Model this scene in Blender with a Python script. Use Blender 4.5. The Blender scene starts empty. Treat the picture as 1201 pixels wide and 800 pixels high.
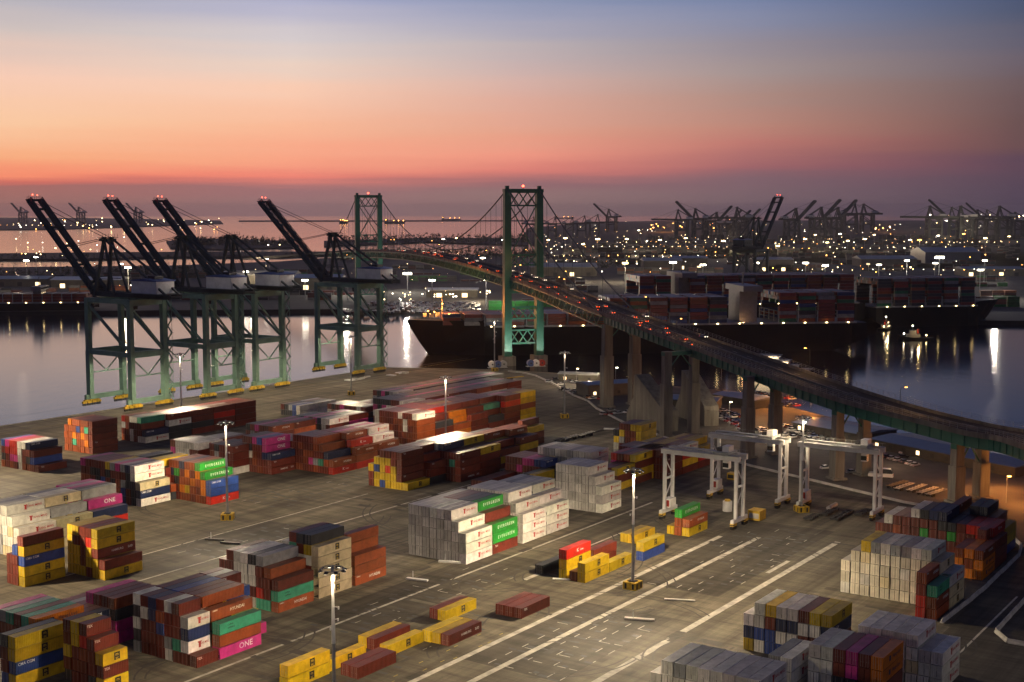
import bpy, bmesh, math, random
from mathutils import Vector, Matrix
from mathutils.bvhtree import BVHTree
random.seed(7)
R = math.radians
S = bpy.context.scene
COL = S.collection

# ------------------------------------------------------------------ camera
FPX, HY, CX, CY = 1537.0, 247.0, 600.5, 400.0        # calibrated from the yard grid
CAM_H = 95.3
PITCH = math.atan((CY - HY) / FPX)
TH = R(34.30)                                         # heading of the yard's long axis
AX = Vector((math.sin(TH), math.cos(TH), 0))          # along the containers
BX = Vector((-math.cos(TH), math.sin(TH), 0))         # across the rows, towards the quay
YROT = math.pi / 2 - TH
cam_d = bpy.data.cameras.new('camera'); cam = bpy.data.objects.new('camera', cam_d); COL.objects.link(cam)
cam.location = (0, 0, CAM_H); cam.rotation_euler = (math.pi / 2 - PITCH, 0, 0)
cam_d.sensor_width = 36; cam_d.lens = FPX / 1201 * 36
cam_d.clip_start = 1; cam_d.clip_end = 90000
S.camera = cam

# ------------------------------------------------------------------ sky, sun glow, exposure
def lin(c):
    f = lambda v: v / 12.92 if v <= 0.04045 else ((v + 0.055) / 1.055) ** 2.4
    return tuple(f(v / 255) for v in c)
W = bpy.data.worlds.new('World'); S.world = W; W.use_nodes = True
nt = W.node_tree; nt.nodes.clear()
def N(tree, typ, **kw):
    n = tree.nodes.new(typ)
    for k, v in kw.items(): setattr(n, k, v)
    return n
out = N(nt, 'ShaderNodeOutputWorld'); bg = N(nt, 'ShaderNodeBackground')
tc = N(nt, 'ShaderNodeTexCoord'); sep = N(nt, 'ShaderNodeSeparateXYZ')
nt.links.new(tc.outputs['Generated'], sep.inputs[0])
asin = N(nt, 'ShaderNodeMath', operation='ARCSINE'); nt.links.new(sep.outputs['Z'], asin.inputs[0])
# a little waviness so the bands of the dusk are not ruled lines
nz = N(nt, 'ShaderNodeTexNoise'); nz.inputs['Scale'].default_value = 3.0; nz.inputs['Detail'].default_value = 3
mp = N(nt, 'ShaderNodeMapping'); mp.inputs['Scale'].default_value = (1.6, 1.6, 34)
nt.links.new(tc.outputs['Generated'], mp.inputs[0]); nt.links.new(mp.outputs[0], nz.inputs['Vector'])
nm = N(nt, 'ShaderNodeMath', operation='MULTIPLY_ADD'); nm.inputs[1].default_value = 0.016; nm.inputs[2].default_value = -0.008
nt.links.new(nz.outputs['Fac'], nm.inputs[0])
ad = N(nt, 'ShaderNodeMath', operation='ADD'); nt.links.new(asin.outputs[0], ad.inputs[0]); nt.links.new(nm.outputs[0], ad.inputs[1])
# two scales: 0..12 degrees on the low ramp, 0..90 on the high one
lo = N(nt, 'ShaderNodeMath', operation='DIVIDE'); lo.inputs[1].default_value = R(12); nt.links.new(ad.outputs[0], lo.inputs[0]); lo.use_clamp = True
hi = N(nt, 'ShaderNodeMath', operation='DIVIDE'); hi.inputs[1].default_value = R(90); nt.links.new(asin.outputs[0], hi.inputs[0]); hi.use_clamp = True
def ramp(stops, src):
    r = N(nt, 'ShaderNodeValToRGB'); e = r.color_ramp.elements
    while len(e) > 1: e.remove(e[-1])
    for i, (p, c) in enumerate(stops):
        el = e[0] if i == 0 else e.new(p)
        el.position = p; el.color = lin(c) + (1,)
    nt.links.new(src.outputs[0], r.inputs[0]); return r
def el(y): return max(0.0, math.degrees(math.atan((HY - y) / FPX)) / 12)
SKY5 = [(-0.343, [(255, (160, 110, 104)), (235, (168, 114, 106)), (222, (172, 110, 104)), (217, (216, 114, 100)), (208, (254, 146, 112)), (190, (254, 176, 130)), (150, (254, 203, 163)), (100, (250, 206, 183)), (50, (210, 195, 190)), (0, (168, 172, 190)), (-60, (110, 122, 152))]),
        (-0.162, [(255, (160, 120, 120)), (245, (162, 122, 121)), (222, (164, 116, 117)), (210, (246, 136, 118)), (190, (254, 166, 134)), (150, (253, 188, 153)), (110, (252, 206, 180)), (80, (235, 211, 197)), (50, (215, 205, 206)), (0, (165, 170, 205)), (-60, (106, 120, 160))]),
        (0.006, [(255, (150, 118, 116)), (230, (152, 119, 117)), (214, (152, 108, 112)), (200, (224, 129, 118)), (180, (243, 154, 132)), (160, (233, 163, 138)), (130, (226, 171, 152)), (100, (216, 179, 169)), (60, (190, 178, 181)), (30, (165, 165, 186)), (0, (140, 150, 181)), (-60, (92, 108, 152))]),
        (0.174, [(255, (112, 90, 100)), (235, (124, 100, 107)), (210, (130, 99, 108)), (195, (162, 102, 106)), (170, (192, 122, 113)), (150, (191, 136, 121)), (120, (176, 141, 131)), (90, (166, 148, 146)), (60, (150, 141, 151)), (30, (135, 140, 166)), (0, (112, 128, 166)), (-60, (74, 92, 138))]),
        (0.356, [(255, (80, 66, 84)), (225, (86, 69, 86)), (195, (96, 71, 86)), (180, (109, 79, 81)), (150, (109, 83, 83)), (110, (111, 91, 93)), (80, (108, 98, 109)), (60, (98, 96, 113)), (30, (80, 88, 113)), (0, (68, 82, 119)), (-60, (48, 64, 104))])]
SKYR = [ramp([(min(1.0, max(0.0, el(y))), col_) for y, col_ in st_], lo) for _, st_ in SKY5]
rh = ramp([(0, (58, 54, 72)), (0.13, (68, 72, 96)), (0.3, (58, 66, 98)), (1, (36, 42, 72))], hi)
def mixc(a, b, fac):
    m = N(nt, 'ShaderNodeMix', data_type='RGBA')
    nt.links.new(fac, m.inputs[0]); nt.links.new(a, m.inputs[6]); nt.links.new(b, m.inputs[7]); return m.outputs[2]
def smooth(src, a, b):
    m = N(nt, 'ShaderNodeMapRange', interpolation_type='SMOOTHSTEP')
    m.inputs[1].default_value = a; m.inputs[2].default_value = b; nt.links.new(src, m.inputs[0]); return m.outputs[0]
c2 = SKYR[0].outputs[0]
for k_ in range(4):
    m_ = N(nt, 'ShaderNodeMapRange'); m_.inputs[1].default_value = SKY5[k_][0]; m_.inputs[2].default_value = SKY5[k_ + 1][0]; nt.links.new(sep.outputs['X'], m_.inputs[0])
    c2 = mixc(c2, SKYR[k_ + 1].outputs[0], m_.outputs[0])
c3 = mixc(c2, rh.outputs[0], smooth(sep.outputs['Z'], 0.22, 0.60))       # above the frame: clear blue
c4 = mixc(rh.outputs[0], c3, smooth(sep.outputs['Y'], -0.1, 0.75))       # away from the glow: blue
nt.links.new(c4, bg.inputs['Color']); bg.inputs['Strength'].default_value = 1.0
nt.links.new(bg.outputs[0], out.inputs['Surface'])

sun_d = bpy.data.lights.new('sun', 'SUN'); sun = bpy.data.objects.new('sun', sun_d); COL.objects.link(sun)
sun_d.energy = 0.12; sun_d.angle = R(20); sun_d.color = (1.0, 0.55, 0.38)   # afterglow low over the left horizon
sun.rotation_euler = Vector((0.62, -0.76, -0.16)).to_track_quat('-Z', 'Y').to_euler()
S.view_settings.view_transform = 'Standard'; S.view_settings.look = 'None'
S.view_settings.exposure = 0.0; S.view_settings.gamma = 1
S.cycles.use_denoising = True
S.cycles.max_bounces = 6; S.cycles.diffuse_bounces = 2; S.cycles.glossy_bounces = 3; S.cycles.volume_bounces = 0
S.cycles.sample_clamp_indirect = 4; S.cycles.sample_clamp_direct = 0
S.cycles.use_light_tree = True

# ------------------------------------------------------------------ projection helpers (layout only)
cp, sp = math.cos(PITCH), math.sin(PITCH)
def ray(px, py):
    u = (px - CX) / FPX; v = -(py - CY) / FPX
    return Vector((u, cp + v * sp, -sp + v * cp))
def G(px, py, z=0.0):
    d = ray(px, py); t = (z - CAM_H) / d.z
    return Vector((d.x * t, d.y * t, z))
def D(px, py, Y):
    d = ray(px, py); t = Y / d.y
    return Vector((d.x * t, Y, CAM_H + d.z * t))
def proj(p):
    z = p.z - CAM_H; zc = p.y * cp - z * sp; yc = p.y * sp + z * cp
    return (CX + FPX * p.x / zc, CY - FPX * yc / zc, zc)

# ------------------------------------------------------------------ materials
def mat(name, col, rough=0.6, metal=0.0, dirt=0.25, scale=0.5, objcol=False, attr=False, bump=0.0, bscale=2.0, spec=0.5, emit=None, es=0.0, grey_mix=0.0, zs=1.0):
    m = bpy.data.materials.new(name); m.use_nodes = True; t = m.node_tree
    b = t.nodes['Principled BSDF']
    b.inputs['Roughness'].default_value = rough; b.inputs['Metallic'].default_value = metal
    b.inputs['Specular IOR Level'].default_value = spec
    if emit:
        b.inputs['Emission Color'].default_value = emit + (1,); b.inputs['Emission Strength'].default_value = es
    co = N(t, 'ShaderNodeTexCoord')
    n = N(t, 'ShaderNodeTexNoise'); n.inputs['Scale'].default_value = scale; n.inputs['Detail'].default_value = 5; n.inputs['Roughness'].default_value = 0.65
    if zs != 1.0:                                          # streaks running down the surface
        mz = N(t, 'ShaderNodeMapping'); mz.inputs['Scale'].default_value = (1, 1, zs); t.links.new(co.outputs['Object'], mz.inputs[0]); t.links.new(mz.outputs[0], n.inputs['Vector'])
    else: t.links.new(co.outputs['Object'], n.inputs['Vector'])
    src = None
    if objcol:
        oi = N(t, 'ShaderNodeObjectInfo'); src = oi.outputs['Color']
        add = N(t, 'ShaderNodeVectorMath', operation='ADD'); cmb = N(t, 'ShaderNodeCombineXYZ')
        mu = N(t, 'ShaderNodeMath', operation='MULTIPLY'); mu.inputs[1].default_value = 50
        t.links.new(oi.outputs['Random'], mu.inputs[0]); t.links.new(mu.outputs[0], cmb.inputs[0]); t.links.new(mu.outputs[0], cmb.inputs[1])
        t.links.new(co.outputs['Object'], add.inputs[0]); t.links.new(cmb.outputs[0], add.inputs[1]); t.links.new(add.outputs[0], n.inputs['Vector'])
    elif attr:
        a = N(t, 'ShaderNodeAttribute'); a.attribute_name = 'col'; src = a.outputs['Color']
    if src is None:
        rg = N(t, 'ShaderNodeRGB'); rg.outputs[0].default_value = tuple(col) + (1,); src = rg.outputs[0]
    mr = N(t, 'ShaderNodeMapRange'); mr.inputs[1].default_value = 0.35; mr.inputs[2].default_value = 0.75
    mr.inputs[3].default_value = 1.0 + dirt * 0.25; mr.inputs[4].default_value = 1.0 - dirt
    t.links.new(n.outputs['Fac'], mr.inputs[0])
    vm = N(t, 'ShaderNodeVectorMath', operation='SCALE'); t.links.new(src, vm.inputs[0]); t.links.new(mr.outputs[0], vm.inputs['Scale'])
    if grey_mix:                                               # even grey-brown mixed over the paint
        dm = N(t, 'ShaderNodeMix', data_type='RGBA'); dm.inputs[0].default_value = grey_mix; dm.inputs[7].default_value = (.075, .068, .06, 1)
        t.links.new(vm.outputs[0], dm.inputs[6]); t.links.new(dm.outputs[2], b.inputs['Base Color'])
    else: t.links.new(vm.outputs[0], b.inputs['Base Color'])
    if bump:
        n2 = N(t, 'ShaderNodeTexNoise'); n2.inputs['Scale'].default_value = bscale; n2.inputs['Detail'].default_value = 4
        t.links.new(co.outputs['Object'], n2.inputs['Vector'])
        bp = N(t, 'ShaderNodeBump'); bp.inputs['Strength'].default_value = bump; t.links.new(n2.outputs['Fac'], bp.inputs['Height']); t.links.new(bp.outputs[0], b.inputs['Normal'])
    return m
def emis(name, col, s):
    m = bpy.data.materials.new(name); m.use_nodes = True; t = m.node_tree; t.nodes.clear()
    o = N(t, 'ShaderNodeOutputMaterial'); e = N(t, 'ShaderNodeEmission'); e.inputs[0].default_value = tuple(col) + (1,); e.inputs[1].default_value = s
    t.links.new(e.outputs[0], o.inputs[0]); return m

M = {}
M['paint'] = mat('container_paint', (1, 1, 1), 0.42, dirt=0.4, scale=0.55, objcol=True)
M['roofp'] = mat('container_roof_paint', (1, 1, 1), 0.45, dirt=0.6, scale=0.35, objcol=True, grey_mix=0.35)
M['stack'] = mat('container_stack_paint', (1, 1, 1), 0.42, dirt=0.4, scale=0.3, attr=True)
M['bar'] = mat('galvanised_bar', (0.42, 0.41, 0.39), 0.45, 0.6)
M['ink_w'] = mat('lettering_white', (0.78, 0.78, 0.76), 0.6)
M['ink_r'] = mat('lettering_red', (0.42, 0.03, 0.03), 0.6)
M['ink_k'] = mat('lettering_black', (0.012, 0.012, 0.014), 0.6)
M['ink_y'] = mat('lettering_yellow', (0.6, 0.42, 0.05), 0.6)
M['ink_n'] = mat('lettering_navy', (0.02, 0.03, 0.09), 0.6)
M['crane'] = mat('crane_green', (0.17, 0.29, 0.23), 0.5, dirt=0.35, scale=0.15)
M['crane_dark'] = mat('dark_silhouette_steel', (0.05, 0.065, 0.065), 0.6, dirt=0.3, scale=0.2)  # unlit steel against the sky: silhouette shade put into the colour
M['yel'] = mat('safety_yellow', (0.62, 0.40, 0.03), 0.5, dirt=0.35, scale=0.6)
M['white'] = mat('white_paint', (0.72, 0.72, 0.70), 0.5, dirt=0.25, scale=0.3)
M['grey'] = mat('grey_steel', (0.33, 0.34, 0.34), 0.5, dirt=0.35, scale=0.3)
M['dark'] = mat('dark_steel', (0.035, 0.036, 0.038), 0.6)
M['black'] = mat('black_rubber', (0.014, 0.014, 0.014), 0.75)
M['blue'] = mat('blue_paint', (0.05, 0.09, 0.26), 0.45)
M['red'] = mat('red_paint', (0.35, 0.03, 0.02), 0.5)
M['bridge'] = mat('bridge_green', (0.024, 0.15, 0.105), 0.5, dirt=0.3, scale=0.1)
M['conc'] = mat('concrete', (0.20, 0.185, 0.16), 0.85, dirt=0.55, scale=0.45, bump=0.15, zs=0.12)
M['kerb'] = mat('pale_concrete', (0.52, 0.50, 0.46), 0.85, dirt=0.4, scale=0.3)
M['road'] = mat('bridge_asphalt', (0.032, 0.029, 0.025), 0.85, dirt=0.3, scale=0.2)
M['glass'] = mat('dark_glass', (0.02, 0.025, 0.03), 0.08)
M['hull'] = mat('ship_hull', (0.006, 0.0065, 0.008), 0.6, spec=.25)
M['super'] = mat('ship_white', (0.19, 0.19, 0.20), 0.5)
M['wood'] = mat('timber', (0.25, 0.18, 0.1), 0.8)
M['leaf'] = mat('foliage', (0.045, 0.06, 0.03), 0.8, dirt=0.5, scale=0.8)
M['roofblue'] = mat('metal_roof', (0.10, 0.12, 0.17), 0.35, 0.2, dirt=0.3)
M['shed'] = mat('shed_wall', (0.13, 0.12, 0.10), 0.8, dirt=0.35, scale=0.1)
M['line'] = mat('road_paint_white', (0.50, 0.47, 0.40), 0.8, dirt=0.6, scale=0.35)
M['liney'] = mat('road_paint_yellow', (0.42, 0.32, 0.06), 0.8, dirt=0.6, scale=0.35)
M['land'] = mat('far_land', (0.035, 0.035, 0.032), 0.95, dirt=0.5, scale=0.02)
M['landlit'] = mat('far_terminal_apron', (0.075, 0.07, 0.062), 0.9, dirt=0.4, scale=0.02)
M['lamp'] = emis('lamp_white', (1.0, 0.90, 0.70), 22)
M['lampw'] = emis('lamp_warm', (1.0, 0.70, 0.30), 22)
M['lampo'] = emis('lamp_sodium', (1.0, 0.42, 0.08), 20)
M['lampr'] = emis('lamp_red', (1.0, 0.06, 0.03), 14)
M['tail'] = emis('tail_lamp', (1.0, 0.09, 0.015), 6)
M['head'] = emis('head_lamp', (1.0, 0.80, 0.55), 7)
M['dlampw'] = emis('small_lamp_warm', (1.0, 0.72, 0.36), 9); M['dlampo'] = emis('small_lamp_sodium', (1.0, 0.42, 0.10), 9); M['dlamp'] = emis('small_lamp_white', (1.0, 0.9, 0.72), 9)
M['mastlens'] = emis('floodlight_lens', (1.0, 0.9, 0.7), 3)
M['win'] = emis('lit_window', (1.0, 0.72, 0.38), 3)

# ------------------------------------------------------------------ mesh builder
BK = [1.0]           # heavier members for the big cranes of the far terminals
class MB:
    def __init__(s): s.v = []; s.f = []; s.mi = []; s.c = []; s.mats = []
    def m(s, name):
        if name not in s.mats: s.mats.append(name)
        return s.mats.index(name)
    def add(s, vs, fs, mn, col=None):
        o = len(s.v); s.v += [tuple(v) for v in vs]; k = s.m(mn)
        for f in fs: s.f.append([i + o for i in f]); s.mi.append(k); s.c.append(col)
    def hexa(s, p, mn, col=None):      # 8 points: bottom ring ccw, top ring ccw
        s.add(p, [(3, 2, 1, 0), (4, 5, 6, 7), (0, 1, 5, 4), (1, 2, 6, 5), (2, 3, 7, 6), (3, 0, 4, 7)], mn, col)
    def box(s, a, b, mn, col=None):
        x0, y0, z0 = a; x1, y1, z1 = b
        s.hexa([(x0, y0, z0), (x1, y0, z0), (x1, y1, z0), (x0, y1, z0), (x0, y0, z1), (x1, y0, z1), (x1, y1, z1), (x0, y1, z1)], mn, col)
    def beam(s, p, q, w, h, mn, up=(0, 0, 1), w2=None, h2=None):
        p, q = Vector(p), Vector(q); d = (q - p).normalized(); u = Vector(up); w *= BK[0]; h *= BK[0]
        if abs(d.dot(u)) > 0.97: u = Vector((0, 1, 0)) if abs(d.z) > 0.9 else Vector((0, 0, 1))
        sd = d.cross(u).normalized(); uu = sd.cross(d)
        w2 = w if w2 is None else w2; h2 = h if h2 is None else h2
        r = []
        for (c, ww, hh) in ((p, w, h), (q, w2, h2)):
            r.append([c - sd * ww / 2 - uu * hh / 2, c + sd * ww / 2 - uu * hh / 2, c + sd * ww / 2 + uu * hh / 2, c - sd * ww / 2 + uu * hh / 2])
        s.add(r[0] + r[1], [(0, 1, 2, 3), (7, 6, 5, 4), (1, 0, 4, 5), (2, 1, 5, 6), (3, 2, 6, 7), (0, 3, 7, 4)], mn)
    def tube(s, pts, r, mn, n=8, r2=None, cap=True):
        pts = [Vector(p) for p in pts]; r2 = r if r2 is None else r2
        vs = []; L = len(pts)
        for i, p in enumerate(pts):
            d = (pts[min(i + 1, L - 1)] - pts[max(i - 1, 0)]).normalized()
            u = Vector((0, 0, 1)) if abs(d.z) < 0.9 else Vector((1, 0, 0))
            a = d.cross(u).normalized(); b = d.cross(a)
            rr_ = r + (r2 - r) * i / max(1, L - 1)
            for k in range(n):
                t = 2 * math.pi * k / n; vs.append(p + a * (math.cos(t) * rr_) + b * (math.sin(t) * rr_))
        fs = [(i * n + k, i * n + (k + 1) % n, (i + 1) * n + (k + 1) % n, (i + 1) * n + k) for i in range(L - 1) for k in range(n)]
        if cap: fs += [tuple(range(n - 1, -1, -1)), tuple(range((L - 1) * n, L * n))]
        s.add(vs, fs, mn)
    def prism(s, poly, z0, z1, mn, side=None):
        n = len(poly); P = [Vector(p).to_2d() for p in poly]
        ar = sum(P[i].x * P[(i + 1) % n].y - P[(i + 1) % n].x * P[i].y for i in range(n))
        if ar < 0: P.reverse()
        s.add([(p.x, p.y, z1) for p in P], [tuple(range(n))], mn)
        s.add([(p.x, p.y, z) for z in (z0, z1) for p in P], [(i, (i + 1) % n, n + (i + 1) % n, n + i) for i in range(n)], side or mn)
    def extr(s, prof, x0, x1, mn):     # profile in (y,z), extruded along x
        n = len(prof)
        s.add([(x, y, z) for x in (x0, x1) for (y, z) in prof], [tuple(range(n)), tuple(range(2 * n - 1, n - 1, -1))] + [(i, n + i, n + (i + 1) % n, (i + 1) % n) for i in range(n)], mn)
    def ball(s, c, r, mn, n=6):
        vs = []; fs = []
        for i in range(n + 1):
            t = math.pi * i / n
            for k in range(n * 2):
                a = math.pi * k / n; vs.append((c[0] + r * math.sin(t) * math.cos(a), c[1] + r * math.sin(t) * math.sin(a), c[2] + r * math.cos(t)))
        for i in range(n):
            for k in range(2 * n):
                fs.append((i * 2 * n + k, (i + 1) * 2 * n + k, (i + 1) * 2 * n + (k + 1) % (2 * n), i * 2 * n + (k + 1) % (2 * n)))
        s.add(vs, fs, mn)
    def mesh(s, name):
        me = bpy.data.meshes.new(name); me.from_pydata(s.v, [], s.f)
        for mn in s.mats: me.materials.append(M[mn])
        me.polygons.foreach_set('material_index', s.mi)
        if any(c is not None for c in s.c):
            at = me.color_attributes.new('col', 'FLOAT_COLOR', 'CORNER')
            buf = []
            for f, c in zip(s.f, s.c): buf += (list(c or (0.3, 0.3, 0.3)) + [1.0]) * len(f)
            at.data.foreach_set('color', buf)
        me.validate(); me.update(); return me
    def build(s, name, parent=None, loc=None, rz=0):
        return link(name, s.mesh(name), parent, loc, rz)
def link(name, data, parent=None, loc=None, rz=0):
    o = bpy.data.objects.new(name, data); COL.objects.link(o)
    if parent: o.parent = parent
    if loc is not None: o.location = loc
    if rz: o.rotation_euler = (0, 0, rz)
    return o
def tag(o, label=None, cat=None, group=None, kind=None):
    if label: o['label'] = label
    if cat: o['category'] = cat
    if group: o['group'] = group
    if kind: o['kind'] = kind
    return o
def thing(name, loc=(0, 0, 0), rz=0, label=None, cat=None, group=None):
    o = link(name, None, None, loc, rz); o.empty_display_size = 0.5
    return tag(o, label, cat, group)
def copy_tree(o, parent=None):
    c = o.copy(); COL.objects.link(c)
    if parent: c.parent = parent
    for ch in list(o.children): copy_tree(ch, c)
    return c
def clone(src, loc, rz, label, group=None, scale=1):
    c = copy_tree(src); c.location = loc; c.rotation_euler = (0, 0, rz); c.scale = (scale,) * 3
    c['label'] = label
    if group: c['group'] = group
    return c

# ------------------------------------------------------------------ structure: water, ground, far land
def water_mat():
    m = bpy.data.materials.new('harbour_water'); m.use_nodes = True; t = m.node_tree; b = t.nodes['Principled BSDF']
    b.inputs['Base Color'].default_value = (0.012, 0.016, 0.024, 1); b.inputs['Roughness'].default_value = 0.12; b.inputs['IOR'].default_value = 2.6
    co = N(t, 'ShaderNodeTexCoord')
    a = N(t, 'ShaderNodeTexNoise'); a.inputs['Scale'].default_value = 0.16; a.inputs['Detail'].default_value = 4
    c = N(t, 'ShaderNodeTexNoise'); c.inputs['Scale'].default_value = 0.012; c.inputs['Detail'].default_value = 3
    mp = N(t, 'ShaderNodeMapping'); mp.inputs['Scale'].default_value = (1, 0.45, 1)
    t.links.new(co.outputs['Object'], mp.inputs[0]); t.links.new(mp.outputs[0], a.inputs['Vector']); t.links.new(mp.outputs[0], c.inputs['Vector'])
    mr = N(t, 'ShaderNodeMapRange'); mr.inputs[1].default_value = 0.4; mr.inputs[2].default_value = 0.65; mr.inputs[3].default_value = 0.03; mr.inputs[4].default_value = 0.09
    t.links.new(c.outputs['Fac'], mr.inputs[0])
    bp = N(t, 'ShaderNodeBump'); bp.inputs['Distance'].default_value = 1.0
    t.links.new(mr.outputs[0], bp.inputs['Strength']); t.links.new(a.outputs['Fac'], bp.inputs['Height']); t.links.new(bp.outputs[0], b.inputs['Normal'])
    return m
M['water'] = water_mat()
def pave_mat(nm_='yard_pavement', base=(0.168, 0.145, 0.103)):
    m = bpy.data.materials.new(nm_); m.use_nodes = True; t = m.node_tree; b = t.nodes['Principled BSDF']
    b.inputs['Roughness'].default_value = 0.8; b.inputs['Specular IOR Level'].default_value = 0.35
    co = N(t, 'ShaderNodeTexCoord'); mp = N(t, 'ShaderNodeMapping'); mp.inputs['Rotation'].default_value = (0, 0, -YROT)
    t.links.new(co.outputs['Object'], mp.inputs[0])
    def noise(scale, sx, sy, det=4):
        q = N(t, 'ShaderNodeMapping'); q.inputs['Scale'].default_value = (sx, sy, 1); t.links.new(mp.outputs[0], q.inputs[0])
        n = N(t, 'ShaderNodeTexNoise'); n.inputs['Scale'].default_value = scale; n.inputs['Detail'].default_value = det; n.inputs['Roughness'].default_value = 0.7
        t.links.new(q.outputs[0], n.inputs['Vector']); return n.outputs['Fac']
    def rmap(x, a, b_, lo_, hi_):
        r = N(t, 'ShaderNodeMapRange'); r.inputs[1].default_value = a; r.inputs[2].default_value = b_; r.inputs[3].default_value = lo_; r.inputs[4].default_value = hi_
        t.links.new(x, r.inputs[0]); return r.outputs[0]
    def mul(a, b_):
        q = N(t, 'ShaderNodeMath', operation='MULTIPLY'); t.links.new(a, q.inputs[0]); t.links.new(b_, q.inputs[1]); return q.outputs[0]
    big = rmap(noise(0.02, 0.6, 1.0), 0.35, 0.7, 0.62, 1.25)
    streak = rmap(noise(0.10, 0.07, 2.2, 5), 0.38, 0.66, 1.2, 0.5)
    streak2 = rmap(noise(0.22, 1.5, 0.16, 5), 0.40, 0.66, 1.14, 0.52)
    spots = rmap(noise(0.35, 1, 1, 5), 0.60, 0.72, 1.0, 0.55)
    fine = rmap(noise(2.5, 1, 1, 3), 0.3, 0.7, 0.9, 1.1)
    br = N(t, 'ShaderNodeTexBrick'); br.inputs['Scale'].default_value = 1.0; br.inputs['Brick Width'].default_value = 7.5; br.inputs['Row Height'].default_value = 7.5
    br.inputs['Mortar Size'].default_value = 0.09; br.offset = 0; br.inputs['Color1'].default_value = (1, 1, 1, 1); br.inputs['Color2'].default_value = (0.84, 0.84, 0.84, 1); br.inputs['Mortar'].default_value = (0.82, 0.82, 0.82, 1)
    t.links.new(mp.outputs[0], br.inputs['Vector'])
    fac = mul(mul(mul(mul(big, streak), streak2), spots), mul(fine, br.outputs['Color']))
    vm = N(t, 'ShaderNodeVectorMath', operation='SCALE'); vm.inputs[0].default_value = base
    t.links.new(fac, vm.inputs['Scale']); t.links.new(vm.outputs[0], b.inputs['Base Color'])
    return m
M['pave'] = pave_mat()
M['stain'] = pave_mat('oil_stained_pavement', (0.092, 0.080, 0.060))
M['lot'] = mat('car_park_asphalt', (0.085, 0.078, 0.068), 0.85, dirt=0.4, scale=0.1)

ww = MB(); n_ = 72
ww.add([(0, 0, -4.0)] + [(23000 * math.cos(2 * math.pi * i / n_), 23000 * math.sin(2 * math.pi * i / n_), -4.0) for i in range(n_)],
       [(0, i + 1, (i + 1) % n_ + 1) for i in range(n_)], 'water')
tag(ww.build('water'), kind='structure')

g = MB()
shore = [G(360, 444.8) - AX * 700, G(452, 431), G(600, 434), G(655, 437.5), G(720, 447), G(840, 457), G(930, 478), G(1040, 507), G(1201, 548), G(1201, 548) + Vector((420, 20, 0)), Vector((1300, -250, 0)), Vector((-1300, -250, 0)), G(360, 444.8) - AX * 700 - BX * 300]
g.prism([p for p in shore], -6, 0, 'pave', 'conc')
tag(g.build('ground'), kind='structure')

# quay edge and yard kerb
k = MB()
def kerb(pts, w, h, mn='kerb', z=0):
    for a, b in zip(pts[:-1], pts[1:]):
        d = (b - a).normalized(); k.beam(a + Vector((0, 0, z + h / 2)), b + d * w * 0.3 + Vector((0, 0, z + h / 2)), w, h, mn)
kerb([G(360, 444.8) - AX * 700 + BX * -0.6, G(452, 431.4), G(600, 434.4)], 1.0, 0.35, 'conc')
wall_pts = [G(596, 436), G(612, 437.5), G(628, 441), G(652, 452), G(672, 464), G(690, 471), G(700, 480), G(735, 498)]
kerb(wall_pts, 0.9, 0.7)
wall2 = [G(735, 498), G(800, 521), G(878, 546.5), G(960, 566), G(1060, 590), G(1100, 597)]
kerb(wall2, 0.9, 0.7)
tag(k.build('yard_kerb'), kind='structure')

mk = MB(); ZM = 0.012
def strip(a, b, w, mn='line', z=ZM):
    a = Vector((a.x, a.y, 0)); t = (b - a).dot(AX); b = a + AX * t
    mk.add([a - BX * w / 2 + Vector((0, 0, z)), b - BX * w / 2 + Vector((0, 0, z)), b + BX * w / 2 + Vector((0, 0, z)), a + BX * w / 2 + Vector((0, 0, z))], [(0, 1, 2, 3)], mn)
for (x0, y0, x1, y1, w) in [(470, 806, 846, 629, 1.5), (540, 806, 882, 629, 1.5), (680, 811, 986, 636, 1.7), (150, 826, 770, 590, 0.8), (60, 680, 450, 582, 0.5), (120, 694, 560, 560, 0.7),
                            (615, 680, 640, 668, 1.5), (655, 655, 720, 622, 0.6), (900, 672, 925, 658, 1.2), (1040, 850, 1195, 700, 0.5)]:
    strip(G(x0, y0), G(x1, y1), w)
def patch(px, py, la, lb, mn='stain', z=0.006):
    a = G(px, py); p = [a, a + AX * la, a + AX * la + BX * lb, a + BX * lb]
    mk.add([q + Vector((0, 0, z)) for q in p], [(0, 1, 2, 3)], mn)
patch(842, 700, 80, 26); patch(655, 800, 50, 24); patch(430, 745, 75, 20); patch(255, 655, 40, 20)
random.seed(3)
def ticks(px, py, la, lb, da, db, prob=0.75):
    a0 = G(px, py)
    for i in range(int(la / da)):
        for j in range(int(lb / db)):
            p = a0 + AX * (i * da + random.uniform(-.3, .3)) + BX * (j * db + random.uniform(-.2, .2))
            if random.random() < prob:
                L = random.uniform(1.8, 3.2); w = 0.24; U, V = (AX, BX) if random.random() < .75 else (BX, AX)
                q = [p, p + U * L, p + U * L + V * w, p + V * w]
                mk.add([v + Vector((0, 0, ZM)) for v in q], [(0, 1, 2, 3)], 'line')
            if random.random() < 0.7:
                q = p + AX * random.uniform(-1, 4); L = random.uniform(1.2, 3.0); w = random.uniform(0.5, 1.2)
                q = [q, q + AX * w, q + AX * w + BX * L, q + BX * L]
                mk.add([v + Vector((0, 0, 0.009)) for v in q], [(0, 1, 2, 3)], 'dark')
ticks(658, 798, 48, 23, 6.3, 3.0, .85); ticks(845, 699, 78, 25, 6.3, 3.0, 0.3); ticks(430, 748, 75, 20, 6.3, 3.0, 0.25); ticks(420, 806, 60, 12, 6.3, 3.0, 0.2)
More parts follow.
